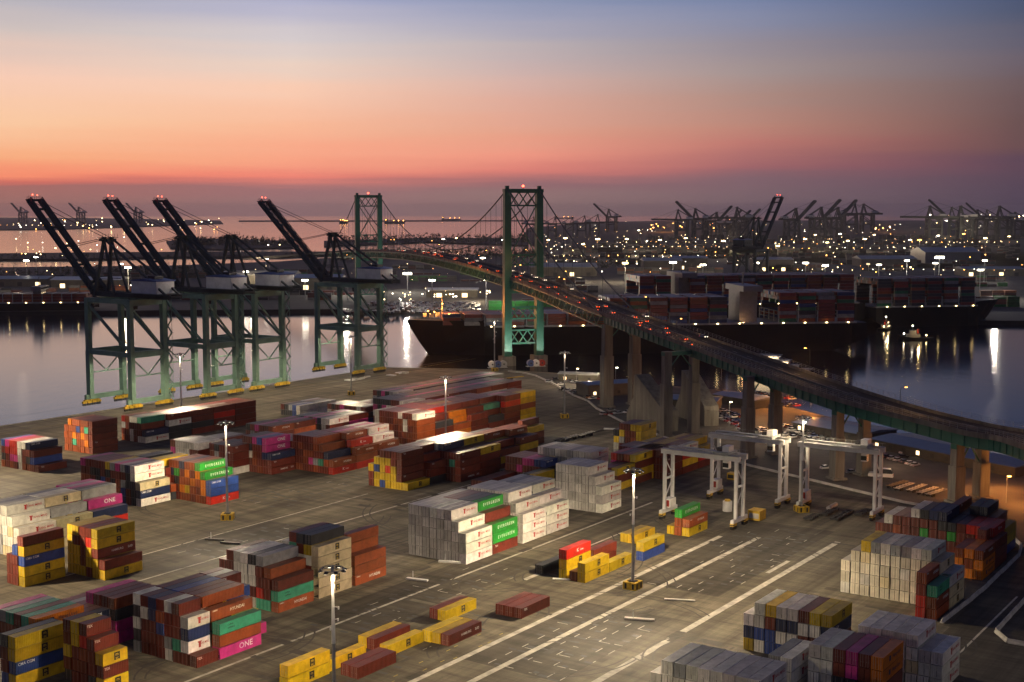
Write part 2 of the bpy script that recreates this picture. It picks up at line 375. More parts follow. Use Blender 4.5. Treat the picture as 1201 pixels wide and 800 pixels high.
ticks(330, 596, 60, 22, 6.3, 3.0, 0.1); ticks(262, 660, 50, 22, 6.3, 3.0, 0.15)
for i in range(14):                                       # yellow slot dashes in front of the row of boxes
    p = G(430, 802) + AX * (i * 3.1) - BX * random.uniform(0, 6)
    strip(p, p + AX * 1.4, 0.25, 'liney')
random.seed(77)
M['tyre'] = mat('tyre_marks', (0.050, 0.044, 0.035), 0.75, dirt=0.5, scale=0.5); M['repair'] = pave_mat('repaired_concrete', (0.20, 0.178, 0.138))
for i in range(150):                                      # repairs and stains in the slabs
    px, py = random.uniform(60, 1120), random.uniform(560, 800); q = G(px, py) + Vector((0, 0, .0135 + i * 2e-5)); la, lb = random.uniform(2, 9), random.uniform(.5, 2.6)
    if random.random() < .5: la, lb = lb, la
    mk.add([q, q + AX * la, q + AX * la + BX * lb, q + BX * lb], [(0, 1, 2, 3)], random.choice(['tyre', 'stain', 'repair', 'tyre']))
for i in range(90):                                       # turning tracks of the stackers
    px, py = random.uniform(120, 1100), random.uniform(570, 800); c_ = G(px, py); r_ = random.uniform(9, 34); a0 = random.uniform(0, 6.28); sw = random.uniform(.5, 1.5)
    for dr in (0, 2.2):
        vs = []
        for k_ in range(13):
            a_ = a0 + sw * k_ / 12
            for w_ in (0, .42): vs.append((c_.x + (r_ + dr + w_) * math.cos(a_), c_.y + (r_ + dr + w_) * math.sin(a_), .0175 + i * 3e-5))
        mk.add(vs, [(2 * k_, 2 * k_ + 1, 2 * k_ + 3, 2 * k_ + 2) for k_ in range(12)], 'tyre')
# crane rails on the quay
RAIL0 = G(300.6, 458.8)
for off in (0, 31):
    strip(RAIL0 + BX * off - AX * 330, RAIL0 + BX * off + AX * 190, 0.35, 'dark')
strip(RAIL0 - BX * 6 - AX * 330, RAIL0 - BX * 6 + AX * 190, 0.25, 'liney')
tag(mk.build('yard_markings'), kind='structure')

# ground beyond the kerb: access road and car park
rd = MB()
def sheet(mb, pts, mn, z): mb.prism(pts, z - 0.003, z, mn)
sheet(rd, [G(612, 436.5), G(655, 438.5), G(720, 448), G(840, 458.5), G(930, 480), G(1040, 509), G(1201, 551), G(1290, 590), G(1290, 660), G(1195, 640), G(1120, 601), G(1060, 588.6), G(878, 545), G(735, 496.5), G(700, 478.5), G(652, 450.5)], 'lot', 0.004)
sheet(rd, [G(1105, 742), G(1204, 640), G(1320, 640), G(1500, 830), G(1080, 830), G(1060, 800)], 'stain', 0.006)
tag(rd.build('access_road'), kind='structure')

# ------------------------------------------------------------------ floodlight masts (lit)
M2 = G(390, 670, 30); M2.z = 0
mast_j = [(0, 0), (0, 1), (0, 2), (1, 1), (1, 2), (1, 3), (2, 2), (2, 3), (2, 4), (1, 0), (2, 1), (-1, 0), (-1, 1), (-1, -1), (0, -1)]
exact = {(0, 1): G(742, 690), (0, 2): G(940, 600), (1, 1): G(267, 609), (1, 2): G(523, 532), (1, 3): G(662, 490), (2, 2): G(213, 493), (2, 3): G(412, 463), (2, 4): G(580, 435)}
mast_lbl = {(0, 0): 'tall white floodlight mast in front of the yellow container row', (0, 1): 'tall floodlight mast beside yellow and navy containers', (0, 2): 'floodlight mast behind the white gantry cranes',
            (1, 1): 'floodlight mast beside the green and orange stack', (1, 2): 'bright topped floodlight mast amid the orange stacks', (1, 3): 'dark floodlight mast on open paving beside the curved kerb',
            (2, 2): 'floodlight mast among the quay crane legs', (2, 3): 'floodlight mast on the quay by the farthest quay crane', (2, 4): 'slim lamp mast left of the green bridge tower'}
mast_pw = {(0, 0): 78000, (0, 1): 145000, (0, -1): 65000, (-1, 0): 9000, (-1, 1): 6000, (-1, -1): 9000, (1, 0): 110000, (1, 1): 78000, (1, 2): 75000, (2, 1): 110000, (0, 2): 22000, (1, 3): 9000, (2, 2): 65000, (2, 3): 60000, (2, 4): 25000}
def make_mast(root, H=30):
    b = MB()
    for sx in (-1, 1):
        for sy in (-1, 1): b.box((sx * .98 - 0.85, sy * .98 - 0.85, 0), (sx * .98 + 0.85, sy * .98 + 0.85, 1.9), 'yel')
    b.box((-1.0, -1.0, 1.9), (1.0, 1.0, 2.05), 'dark')
    for s in (-1, 1): b.box((s * 1.05 - 0.3, -1.85, 0.2), (s * 1.05 + 0.3, -1.832, 1.6), 'dark'); b.box((-1.85, s * 1.05 - .3, 0.2), (-1.832, s * 1.05 + .3, 1.6), 'dark')
    b.build('base_block', root)
    p = MB(); p.tube([(0, 0, 2.05), (0, 0, H)], 0.42, 'grey', 10, 0.2)
    p.build('pole', root)
    p2 = MB(); p2.tube([(0, 0, H * 0.55), (0, 0, H + .2)], 0.36, 'white', 10, 0.24); p2.build('pole_sleeve', root)  # upper pole in white: its lamplit brightness put into the colour
    r = MB(); pts = [(2.1 * math.cos(2 * math.pi * i / 16), 2.1 * math.sin(2 * math.pi * i / 16), H + 0.5) for i in range(17)]
    r.tube(pts, 0.08, 'grey', 5)
    for i in range(4): a = math.pi * i / 2; r.beam((0, 0, H + .5), (2.1 * math.cos(a), 2.1 * math.sin(a), H + .5), .1, .1, 'grey')
    r.tube([(0, 0, H), (0, 0, H + 1.1)], 0.3, 'grey', 8); r.build('ring_frame', root)
    for i in range(8):
        a = 2 * math.pi * (i + 0.5) / 8; f = MB(); c, s = math.cos(a), math.sin(a)
        ctr = Vector((2.25 * c, 2.25 * s, H + 0.25))
        f.beam(ctr - Vector((0.35 * c, 0.35 * s, -0.12)), ctr + Vector((0.35 * c, 0.35 * s, -0.12)), 0.6, 0.26, 'dark')
        fl = f.build('floodlight', root)
        l = MB(); l.beam(ctr - Vector((0.25 * c, 0.25 * s, 0.16 - .12)), ctr + Vector((0.25 * c, 0.25 * s, -0.16 - .12)), 0.45, 0.04, 'mastlens'); l.build('lens', fl)
    for zz, L, ang in ((H * .78, 1.1, -0.3), (H * .70, 0.9, 0.4), (H * .64, 0.8, 2.4)):
        a = MB(); e = Vector((L * math.cos(ang), L * math.sin(ang), zz)); a.beam((0, 0, zz), e, .09, .09, 'white')
        a.box((e.x - .13, e.y - .13, zz - .4), (e.x + .13, e.y + .13, zz + .1), 'white'); a.build('camera_arm', root)
def batwing(ld):
    """floodlights are aimed outwards: less light straight down, most at 60 to 75 degrees"""
    ld.use_nodes = True; t = ld.node_tree; e = [n for n in t.nodes if n.type == 'EMISSION'][0]
    tcn = N(t, 'ShaderNodeTexCoord'); sx = N(t, 'ShaderNodeSeparateXYZ'); t.links.new(tcn.outputs['Normal'], sx.inputs[0])
    ab = N(t, 'ShaderNodeMath', operation='ABSOLUTE'); t.links.new(sx.outputs['Z'], ab.inputs[0])
    fc = N(t, 'ShaderNodeValToRGB'); es_ = fc.color_ramp.elements
    es_[0].position = 0; es_[0].color = (.1,) * 3 + (1,); es_[1].position = 1; es_[1].color = (.14,) * 3 + (1,)
    for pos, v in ((.12, .10), (.25, .34), (.38, .80), (.52, .85), (.75, .36)):
        q_ = es_.new(pos); q_.color = (v,) * 3 + (1,)
    t.links.new(ab.outputs[0], fc.inputs[0])
    mu_ = N(t, 'ShaderNodeMath', operation='MULTIPLY'); mu_.inputs[1].default_value = 3.0; t.links.new(fc.outputs[0], mu_.inputs[0]); t.links.new(mu_.outputs[0], e.inputs['Strength'])
mast_proto = None
MASTS = []
for ij in mast_j:
    p = exact.get(ij) or (M2 + AX * 110 * ij[1] + BX * 143 * ij[0]); p = Vector((p.x, p.y, 0)); MASTS.append((ij, p))
    ld = bpy.data.lights.new('floodlight_glow', 'SPOT'); lo_ = bpy.data.objects.new('floodlight_glow', ld); COL.objects.link(lo_)
    ld.energy = mast_pw.get(ij, 80000); ld.color = (1.0, 0.78, 0.50); ld.shadow_soft_size = 1.2; ld.spot_size = R(176); ld.spot_blend = 0.06; batwing(ld)
    lo_.location = p + Vector((0, 0, 29.4))
    if ij not in mast_lbl and ij[0] * 0 == 0 and not (ij in ((1, 0), (2, 1))): continue
    lab = mast_lbl.get(ij)
    if lab is None: continue
    if mast_proto is None:
        mast_proto = thing('floodlight_mast', p, 0, lab, 'floodlight mast', 'floodlight masts in the container yard'); make_mast(mast_proto)
    else: clone(mast_proto, p, random.uniform(0, 1), lab)

# ------------------------------------------------------------------ containers
CW, GAPA, PB = 2.31, 0.45, 2.50
CCOL = dict(r=(0.155, 0.026, 0.016), h=(0.28, 0.062, 0.018), R=(0.48, 0.022, 0.012), o=(0.66, 0.19, 0.010), y=(0.62, 0.42, 0.014), w=(0.70, 0.68, 0.62), c=(0.62, 0.53, 0.33),
            g=(0.02, 0.27, 0.03), t=(0.05, 0.34, 0.22), b=(0.025, 0.065, 0.28), n=(0.014, 0.026, 0.085), p=(0.52, 0.035, 0.23), e=(0.66, 0.61, 0.48), k=(0.028, 0.032, 0.040), s=(0.30, 0.31, 0.32))
CNAME = dict(r='maroon', h='rust brown', R='red', o='orange', y='yellow', w='white', c='cream', g='green', t='teal', b='blue', n='navy', p='magenta', e='pale cream', k='charcoal', s='grey')
MIX = 'rrrrrrhhhnkwsspyb'
def side_sheet(body, col, size, cx, cz, sx=1.0):
    """lettering: a font outline filled to a flat sheet, standing on the long side"""
    cu = bpy.data.curves.new('lettering', 'FONT'); cu.body = body; cu.size = size; cu.align_x = 'CENTER'; cu.align_y = 'CENTER'; cu.resolution_u = 2
    cu.offset = 0.012 * size
    ob = bpy.data.objects.new('lettering', cu); me = bpy.data.meshes.new_from_object(ob)
    bpy.data.objects.remove(ob); bpy.data.curves.remove(cu)
    for v in me.vertices: v.co = Vector((cx + v.co.x * sx, -0.006, cz + v.co.y))
    me.materials.clear(); me.materials.append(M[col]); me.name = 'lettering'
    return me
def emblem_mesh(cx, cz, s):
    b = MB(); b.add([(cx - s, -0.005, cz - s * 1.1), (cx + s, -0.005, cz - s * 1.1), (cx + s, -0.005, cz + s * 1.1), (cx - s, -0.005, cz + s * 1.1)], [(0, 1, 2, 3)], 'ink_k'); return b.mesh('emblem')
def merge_mesh(list_of, name):
    bm = bmesh.new(); mats = []
    for me in list_of:
        o = len(mats); mats += list(me.materials); n0 = len(bm.faces); bm.from_mesh(me); bm.faces.ensure_lookup_table()
        for f in bm.faces[n0:]: f.material_index += o
    me = bpy.data.meshes.new(name); bm.to_mesh(me); bm.free()
    for q in mats: me.materials.append(q)
    return me
def letter_sets(L, h):
    cz = h * 0.52; k = L / 12.19
    sq = MB(); sq.box((L * .47 - .0, -0.012, cz - .75), (L * .47 + 0.62, -0.004, cz + .55), 'ink_r')
    sq.box((L * .47 - .22, -0.0125, cz + .35), (L * .47 + 0.84, -0.004, cz + .62), 'ink_r')
    d = {}
    d['w'] = merge_mesh([side_sheet('YANG MING', 'ink_r', .92 * k ** .4, L * .73, cz, 0.95 * k ** .5), sq.mesh('e')], 'lettering')
    d['y'] = merge_mesh([emblem_mesh(L * .57, cz, 0.72), merge_mesh([side_sheet('m', 'ink_y', 1.0, L * .57, cz + .32), side_sheet('sc', 'ink_y', .95, L * .57, cz - .42)], 'q')], 'lettering')
    for v in d['y'].vertices: v.co.y -= 0.0
    d['c'] = d['y']
    d['p'] = side_sheet('ONE', 'ink_w', 1.75, L * .62, cz, 1.1 * k)
    d['h'] = merge_mesh([side_sheet('HYUNDAI', 'ink_w', 1.0, L * .62, cz, 0.95 * k), side_sheet('HMMU', 'ink_w', .5, L * .1, h * .82)], 'lettering')
    d['R'] = merge_mesh([side_sheet('K', 'ink_w', 1.3, L * .46, cz, 1.2), side_sheet('Line', 'ink_w', .8, L * .62, cz - .05, 1.2)], 'lettering')
    dm = MB(); dm.box((L * .30, -0.012, cz - .55), (L * .30 + .95, -0.004, cz + .5), 'ink_n')
    d['o'] = merge_mesh([side_sheet('Hapag-Lloyd', 'ink_n', 1.0, L * .66, cz, 0.95 * k), dm.mesh('e')], 'lettering')
    d['g'] = side_sheet('E V E R G R E E N', 'ink_w', 1.25, L * .53, cz, 0.86 * k)
    d['t'] = merge_mesh([side_sheet('CHINA', 'ink_k', .55, L * .25, cz + .4), side_sheet('SHIPPING', 'ink_k', .5, L * .27, cz - .3)], 'lettering')
    d['b'] = side_sheet('CMA CGM', 'ink_w', .85, L * .2, h * .74, k)
    d['n'] = d['b']
    d['r'] = side_sheet('TEX', 'ink_w', .75, L * .14, h * .72)
    d['r2'] = merge_mesh([side_sheet('HAMBURG', 'ink_w', .8, L * .52, cz, 1.0 * k), side_sheet('SUD', 'ink_w', .8, L * .86, cz, k)], 'lettering')
    return d
def body_mesh(L, h):
    b = MB(); W_ = CW; h = h - .12
    for x in (0, L - .16):                                      # corner posts with castings
        for y in (0, W_ - .16):
            b.box((x, y, 0.0), (x + .16, y + .16, h), 'paint')
    for y in (0.002, W_ - .1): b.box((.16, y, .02), (L - .16, y + .098, .17), 'paint'); b.box((.16, y, h - .13), (L - .16, y + .098, h - .012), 'paint')
    for x in (0.003, L - .103): b.box((x, .16, h - .14), (x + .1, W_ - .16, h - .014), 'paint'); b.box((x, .16, .02), (x + .1, W_ - .16, .18), 'paint')
    n = int(round(L / 0.42)); x0, x1 = .16, L - .16; st = (x1 - x0) / n
    for (yo, yi, flip) in ((0.010, 0.060, False), (W_ - 0.010, W_ - 0.060, True)):     # corrugated sides
        xs = []
        for i in range(n):
            a = x0 + i * st; xs += [(a, yo), (a + st * .32, yo), (a + st * .5, yi), (a + st * .82, yi)]
        xs.append((x1, yo)); vs = [(x, y, z) for z in (.17, h - .13) for x, y in xs]; m_ = len(xs)
        b.add(vs, [((i, i + 1, m_ + i + 1, m_ + i) if not flip else (i + 1, i, m_ + i, m_ + i + 1)) for i in range(m_ - 1)], 'paint')
    xs = []                                                     # ribbed roof
    n2 = int(round(L / 0.61)); st = (L - .2) / n2
    for i in range(n2):
        a = .1 + i * st; xs += [(a, h - .014), (a + st * .45, h - .014), (a + st * .55, h - .042), (a + st * .9, h - .042)]
    xs.append((L - .1, h - .014)); m_ = len(xs)
    b.add([(x, y, z) for y in (.09, W_ - .09) for x, z in xs], [(i, i + 1, m_ + i + 1, m_ + i) for i in range(m_ - 1)], 'roofp')
    b.box((.12, .12, .10), (L - .12, W_ - .12, .16), 'dark')    # floor
    b.add([(L - .05, .16, .18), (L - .05, W_ - .16, .18), (L - .05, W_ - .16, h - .14), (L - .05, .16, h - .14)], [(0, 1, 2, 3)], 'paint')
    return b.mesh('body')
def door_mesh(h, which):
    b = MB(); y0, y1 = ((.165, CW / 2 - .05), (CW / 2 + .05, CW - .165))[which]; h = h - .12
    b.box((.045, y0, .185), (.10, y1, h - .145), 'paint')
    for i in range(4):
        z = .32 + i * (h - .6) / 4; b.box((.030, y0 + .08, z), (.046, y1 - .08, z + (h - .6) / 4 - .16), 'paint')
    return b.mesh('door')
def bar_mesh(h, which, k):
    y0 = (.165, CW / 2 + .05)[which]; y = y0 + (.25, .68)[k]; h = h - .12
    b = MB(); b.tube([(.012, y, .10), (.012, y, h - .07)], .032, 'bar', 5)
    b.box((.0, y - .16, 1.05), (.028, y + .04, 1.10), 'bar'); return b.mesh('locking_bar')
KIT = {}
def kit(L, h):
    key = (L, h)
    if key not in KIT:
        KIT[key] = dict(body=body_mesh(L, h), doors=[door_mesh(h, 0), door_mesh(h, 1)], bars=[[bar_mesh(h, w, k) for k in (0, 1)] for w in (0, 1)], let=letter_sets(L, h))
    return KIT[key]
BOXES = []      # dict per container
def block(phrase, px, py, bays, z0=0.0, h=2.62, L=12.19, skip=(0, 0), name=True, yang=True, dA=None):
    o = G(px, py, z0); o = Vector((o.x, o.y, 0))
    occ = {}; blk = len(BOXES)
    x = 0.0
    for j, cols in enumerate(bays):
        if isinstance(cols, tuple): off, Lj, cols = cols
        else: off, Lj = 0.0, L
        for i, colspec in enumerate(cols):
            for t, ch in enumerate(colspec):
                if ch == '.': continue
                if ch == '*': ch = random.choice(MIX)
                if ch == '#': ch = random.choice('wwcs')
                jit = random.uniform(-.12, .12)
                p = o + AX * (x + off + jit) + BX * (i * PB + random.uniform(-.02, .02)); p.z = t * h
                rec = dict(p=p, L=Lj, h=h, ch=ch, j=j, i=i, t=t, n=len(colspec), nc=len(cols), nb=len(bays), ph=phrase, off=off, x=x)
                occ[(j, i, t)] = rec; BOXES.append(rec)
        x += Lj + GAPA + off
    for (j, i, t), r_ in occ.items():
        r_['side'] = not (i > 0 and (j, i - 1, t) in occ and abs(occ[(j, i - 1, t)]['off'] - r_['off']) < 1)
        r_['front'] = not (j > 0 and (j - 1, i, t) in occ)
        r_['top'] = (j, i, t + 1) not in occ
        r_['edge'] = (i == r_['nc'] - 1) or j == r_['nb'] - 1
def A_(n, s='*****'): return [s] * n
random.seed(21)
# --- left group
block('tall black logo yellow stack', 19.5, 807, [['ybyy', '*rrk']])
block('short yellow red stack', 122, 812, [(0, 6.06, ['yry', '*r*r', 'rrhRr', '*rryy', 'kr*rr'])], h=2.6)
block('orange topped stack at left', 43, 783, [['h*ro', 'k*rt', '*orr', '*krt', '**rs', 'rkrp'], A_(6, '*r*')])
block('stack with magenta roof', 136, 756, [['pp*h', '*k*r', 'kcsr', 'kppp'], A_(4, '**')])
block('blue roofed mixed stack', 231, 784, [(0, 6.06, ['r', 'rwnw', 'rtrrr', 'wsrrw', 'rrbhr', 'rrrnn', 'rrrwr', 'skwkw']),
      ['pht', '***h', '***rh', '****r', '****r', '***rb', '****n', '****r'], (0, 6.06, ['.', '.', 'p', 'py', '*ryb', 'rrrrr', '**rrw', '*rrrr', '*rrr'])], h=2.6)
block('brown and teal stack', 326.6, 719.4, [['htr', 'trrh', 'tRrrs', 'wrwwk', 'wrwww', 'wrrww', 'wwwrr', 'rrrr'],
      (1.5, 12.19, ['ccccc', 'wwr**k', '****rk', '****tr', '****w'])], h=2.62)
block('orange red lettered stack', 416.6, 687.5, [['hhh', '***hh'], ])
block('maroon topped yellow stack', 29.1, 689, [['yybyr', 'rrrb', 'rrr']])
block('yellow and maroon checker stack', 123, 681, [['yr', 'yyryy', 'ryyRr', 'yrrrr', 'yyyry', 'yyyyy']])
block('white stack at left edge', 22.5, 655, [['www', '#w#w', '##www', '##www', '##wws', '##www'], ['ccc', '#c##', '###cc', '###cw', '###ww', '####s'],
      (0, 12.19, ['rRn', '**rp', '***ss', '****k', '***pp', '****s', '***rp'])], h=2.80)
block('white lettered dark stack', 165.4, 594.7, [['wnc', 'kkkww', 'rrkkn', '***rs', '***rp', '**krs', '***ky', '***rr', '*rkkr', '*rrkr', '***rr', '***rp'], ['**', '**rr', '****y', '****y', '**rr', '***rk', '***rk']])
block('green and orange stack', 247.7, 592.4, [['Rbb', 'hoog', 'hrhog', 'rhorh', 'hyhoh', 'hohrn', 'rrkgh', 'hrrnh']])
block('red and white stack', 45.8, 554.5, [['r', 'rbr', 'hkrn', 'hrrw', 'wwww', 'rpRR', 'hpRR', 'rrRp', '****']])
block('rust orange ended stack', 109, 533, [['rrrrr', 'hohth', 'hhohh', 'hhhbh', 'htohh', 'hhhho', 'hhhh']])
block('long quay side row', 171, 520, [['wn', 'wrrt', 'rrrw', 'wwrw', '***h', '***R'], ['kkwr', '***w', '***w', '***w', '***R'], ['rkrr', '***w', '***w', '***R', '***R'], ['rrRr', '***h', '***w', '***R', '***R'], ['rrrr', '***h', '***h', '***R', '***R']])
block('brown stack behind the green boxes', 274, 557, [['wrrr', 'rrrr', 'rhrr', '****', '****'], ['rr', 'rrrs', '****', '****']])
block('pale roofed low stack', 233, 553, [['wrrw', 'whrw', 'wrww', 'rwww', 'hwww', '***h'], ['*h*r', '***w', '***w', '**rw']])
block('magenta lettered stack', 319, 557, [['rrn', 'rrnpp', 'hrrrb', 'rh*rp', 'rr**r', '***wr'], A_(6, '***r')])
block('rust brown three bay stack', 391.2, 557, [['Rh', 'rhn', 'rtrh', 'hsrhh', 'rphrr', 'rhhrr', 'hrrhr', 'hrrrr'], ['Rhh', 'hhrR', '**rhh', '****h', '****p', '****r', '****r'], ['hrh', '**hw', '****w', '****r', '****w', '****p', '****w']])
block('grey and navy low row', 352, 489, [['ww', 'bb', 'ks', 'kk', 'kr'], ['ww', 'kk', 'kk', 'kr', 'ks']])
block('flat roofed stack behind', 320, 531, [['**rh', '***r', '***r', '***p', '***r', '***k'], ['***r', '***r', '***p', '***r', '***p']])
block('purple roofed stack', 387, 513, [['rrw', 'rww', 'rkn', '**p', '**r', '**p', '**k', '**k'], ['**r', '**w', '**k', '**r', '**p', '**r']])
block('lamp lit low stack', 428, 498, [['bkr', 'rrw', '**r', '**r', '**r', '**p', '**r', '**k', '**r'], ['**r', '**w', '**r', '**r', '**r', '**s'], ['**r'] * 6])
# --- middle
block('yellow ended maroon stack', 478, 576, [['y', 'yrrrr', 'yyyrr', 'yyRyr', 'byyyr', 'yyby', 'rry'], ['*rr', '**rr', '***rr', '****r', '****r']])
block('dark pale roofed stack', 540, 566, [['rrrr', 'rrtr', 'rrrr', 'rrrrn', 'rrkkw', '***rw', '****w', '****w'], ['rrry', '**rr', '**rr', '***ry', '****h', '****h', '****w', '****w'], ['ryr', '**rr', '**ry', '***rh', '***rh', '***kk'], ['rryr', '***k', '**krh', '***rh', '****h']])
block('white topped rust stack', 489, 523, [['hhhhw', 'hhrhr', 'rhwwr', 'hrhhw', 'wrrhr', 'wwhrr', 'rwwrr', 'rrhhr', 'wrwww'], ['rrk', 'rhrr', 'rrrrR'] + A_(6, '****R'), ['oh', 'oroo', 'roror', 'rhohh', '*o*ro', '****y', '****h', '****r', '****r'], ['rrr', 'rkrr', 'rrrrr', '****r', '****h', '****r', '****r', '****p'], ['rk', 'rrrt', 'rrkrr', '****r', '****r', '****r', '****r', '****k'], ['rrrRr', '****r', '****r', '****p', '****r', '****r'], ['yyryy', '****y', '****r', '****r', '****k']])
block('long low purple roofs', 479, 506, [['****w', '****w', '****r', '****r', '****k', '****k', '****k', '****k']] + [['****r', '****r', '****k', '****k', '****p', '****k', '****k', '****k']] * 6)
block('far purple row', 466, 486, [['***w', '***s', '***k', '***p', '***k', '***r']] + [['***k', '***r', '***p', '***k', '***k', '***r']] * 6)
block('low yellow and maroon stack', 619, 524, [['rry', 'yyyr', '*yy', '*yk']])
block('single low maroon box', 566, 573, [['r', 'r'], ['r', 'r']])
block('stepped white stack', 546.7, 662.4, [['www', 'wwww'] + ['wwwww'] * 6, ['rgg', '**rr', '****g', '****k', '****k', '****r', '****r', '****w']], h=2.87)
block('twin white stack', 613.4, 637.7, [['www', 'wwww'] + ['wwwww'] * 6, ['www', '**ww', '****w', '****w', '****w', '****s', '****w']], h=2.87)
block('far white stack', 706, 602.3, [['www', 'wwww'] + ['wwwww'] * 5], h=2.87)
block('silver white stack', 693, 567, [['wwww', 'swww', '##ww', '##ws', '###w', '###w', '####', '####', '###w']], h=2.75)
block('navy and purple roofed stack', 640, 566, [['kkb', '*rb', '*rp', '*rp', '*pr', '*rr', 'wrr', 'k']])
block('yellow pair by purple stack', 628, 574, [['yy', 'yk']])
block('red and yellow stack behind white', 724, 576, [['yry', 'yrr', '*rr'], ['ryry', '**yh', '***r', '***R'], ['yyrh', '***h', '***h']])
block('dark maroon wall stack', 782, 563, [['rrr', 'rrrr', 'rrrr', 'rrrr', '****', '****', '****', '****'], ['ryRw', 'rtwr', 'yyrr', '***y', '***y', '***r', '***y'], ['rRy', '***y', '***y', '***r', '***y']])
block('yellow stack below anchorage', 752, 538, [['yyyyy', 'yy*ry', '****r', '****r', '***k']])
# --- loose boxes
block('red topped small stack', 664.6, 679.7, [['yyR', '.', '.', 'k']])
block('two high yellow pair', 686.5, 684, [['yy', 'r'], ['y', '.', 'rr']])
block('yellow on navy pair', 754.9, 658.3, [['by']])
block('ground level yellow pair', 744.6, 638, [['y', 'y']])
block('green topped small stack', 808.3, 629.8, [['yh', 'hhg', 'y']])
block('flat row of red boxes', 611.6, 726.2, [['r', 'r', 'r']])
block('double yellow box', 338, 811, [['yy']])
block('yellow box behind the mast', 384.7, 789, [['y']])
block('maroon pair in the chain', 420.4, 797, [['r', 'r']])
block('yellow box in the chain', 455, 771, [['y']])
block('maroon and yellow pair', 440, 763, [['r', 'y']])
block('maroon and yellow trio', 526.5, 758.4, [['r', 'y', 'y']])
block('far end pair of chain', 523, 729, [['y', 'r']])
# --- right
block('cream reefer wall', 1090.4, 711.7, [['eecew', 'eeeew', 'eewes', 'eeees', 'eceew', 'eeees', 'ewecy', 'eeee', 'wee']], h=2.80)
block('cream boxes behind the green box', 1113.5, 716, [['ccw', 'ccwc']], h=2.80)
block('green topped brown stack', 1097.5, 729, [['hht', 'RRrh']], h=2.80)
block('orange ended dark stack', 1152, 681, [['ooh', 'oho', 'yoh'], ['rrr', 'rrRr']])
block('dark rear stack', 1164, 664, [['bRRR', 'rrRR', 'RrrR', 'hrrr', 'rrgk', 'rRrkn', 'rgrrn', '*ogrk', '**rrw', '**rr', '***r', '**rw', '**r'], ['byy', '*rrr', '**rrk', '***rk', '***k', '***rr', '**rr']])
block('mixed end stack by cream wall', 974, 782, [['rrny', 'rrwy', 'rrwr', 'rwnw', 'bwnw', 'bbry', 'wbww', 'ynw']], h=2.75)
block('white roofed front row', 891.8, 798, [['wwww', '#www', '##ww', '##ww', '##ww', '##ww', '##ws', '##ww', '##w']], z0=11.4, h=2.85)
block('pale blue roofed pair', 928.6, 772, [['www', 'wws']], z0=8.5, h=2.83)
block('magenta and orange stack', 1036, 771, [['rroo', 'krrr', 'rkpp', 'kkrr', 'kwww', 'wwww']], z0=11.0, h=2.75)
block('white lettered corner stack', 1106, 766, [['www', 'www', '##ww', '##ww', '##ww', '##ww', '##ww']], z0=8.1, h=2.70)

def corners(b):
    L, h = b['L'], b['h']; p = b['p']
    return [p + AX * (a * L) + BX * (c * CW) + Vector((0, 0, d * h)) for d in (0, 1) for (a, c) in ((0, 0), (1, 0), (1, 1), (0, 1))]
def visible_area(bs):
    vs, fs, own = [], [], []
    for n, b in enumerate(bs):
        o = len(vs); vs += corners(b)
        for f in ((3, 2, 1, 0), (4, 5, 6, 7), (0, 1, 5, 4), (1, 2, 6, 5), (2, 3, 7, 6), (3, 0, 4, 7)): fs.append([o + q for q in f]); own.append(n)
    bvh = BVHTree.FromPolygons(vs, fs); eye = Vector((0, 0, CAM_H))
    for n, b in enumerate(bs):
        c = corners(b); tot = 0
        for (q, on) in (((0, 1, 5, 4), b['side']), ((3, 0, 4, 7), b['front']), ((4, 5, 6, 7), b['top'])):
            if not on: continue
            P = [c[i] for i in q]; pp = [proj(v) for v in P]
            ar = abs(sum(pp[i][0] * pp[(i + 1) % 4][1] - pp[(i + 1) % 4][0] * pp[i][1] for i in range(4))) / 2
            hit = 0
            for u in (.15, .5, .85):
                for v in (.2, .5, .8):
                    s = P[0].lerp(P[1], u).lerp(P[3].lerp(P[2], u), v); sx, sy, _ = proj(s)
                    if not (0 <= sx <= 1201 and 0 <= sy <= 800): continue
                    d = (s - eye); r_ = bvh.ray_cast(eye, d.normalized(), d.length + 1)
                    if r_[0] is not None and (own[r_[2]] == n or r_[3] > d.length - 0.15): hit += 1
            tot += ar * hit / 9
        b['vis'] = tot
BOXES = [b for b in BOXES if b['side'] or b['front'] or b['top'] or b['edge']]
visible_area(BOXES)
BOXES.sort(key=lambda b: -b['vis'])
NEAR = [b for b in BOXES[:300] if b['vis'] > 1]
REST = BOXES[len(NEAR):]
ORD = ['', 'second', 'third', 'fourth', 'fifth', 'sixth', 'seventh', 'eighth', 'ninth', 'tenth', 'eleventh', 'twelfth', 'thirteenth']
used_labels = {}
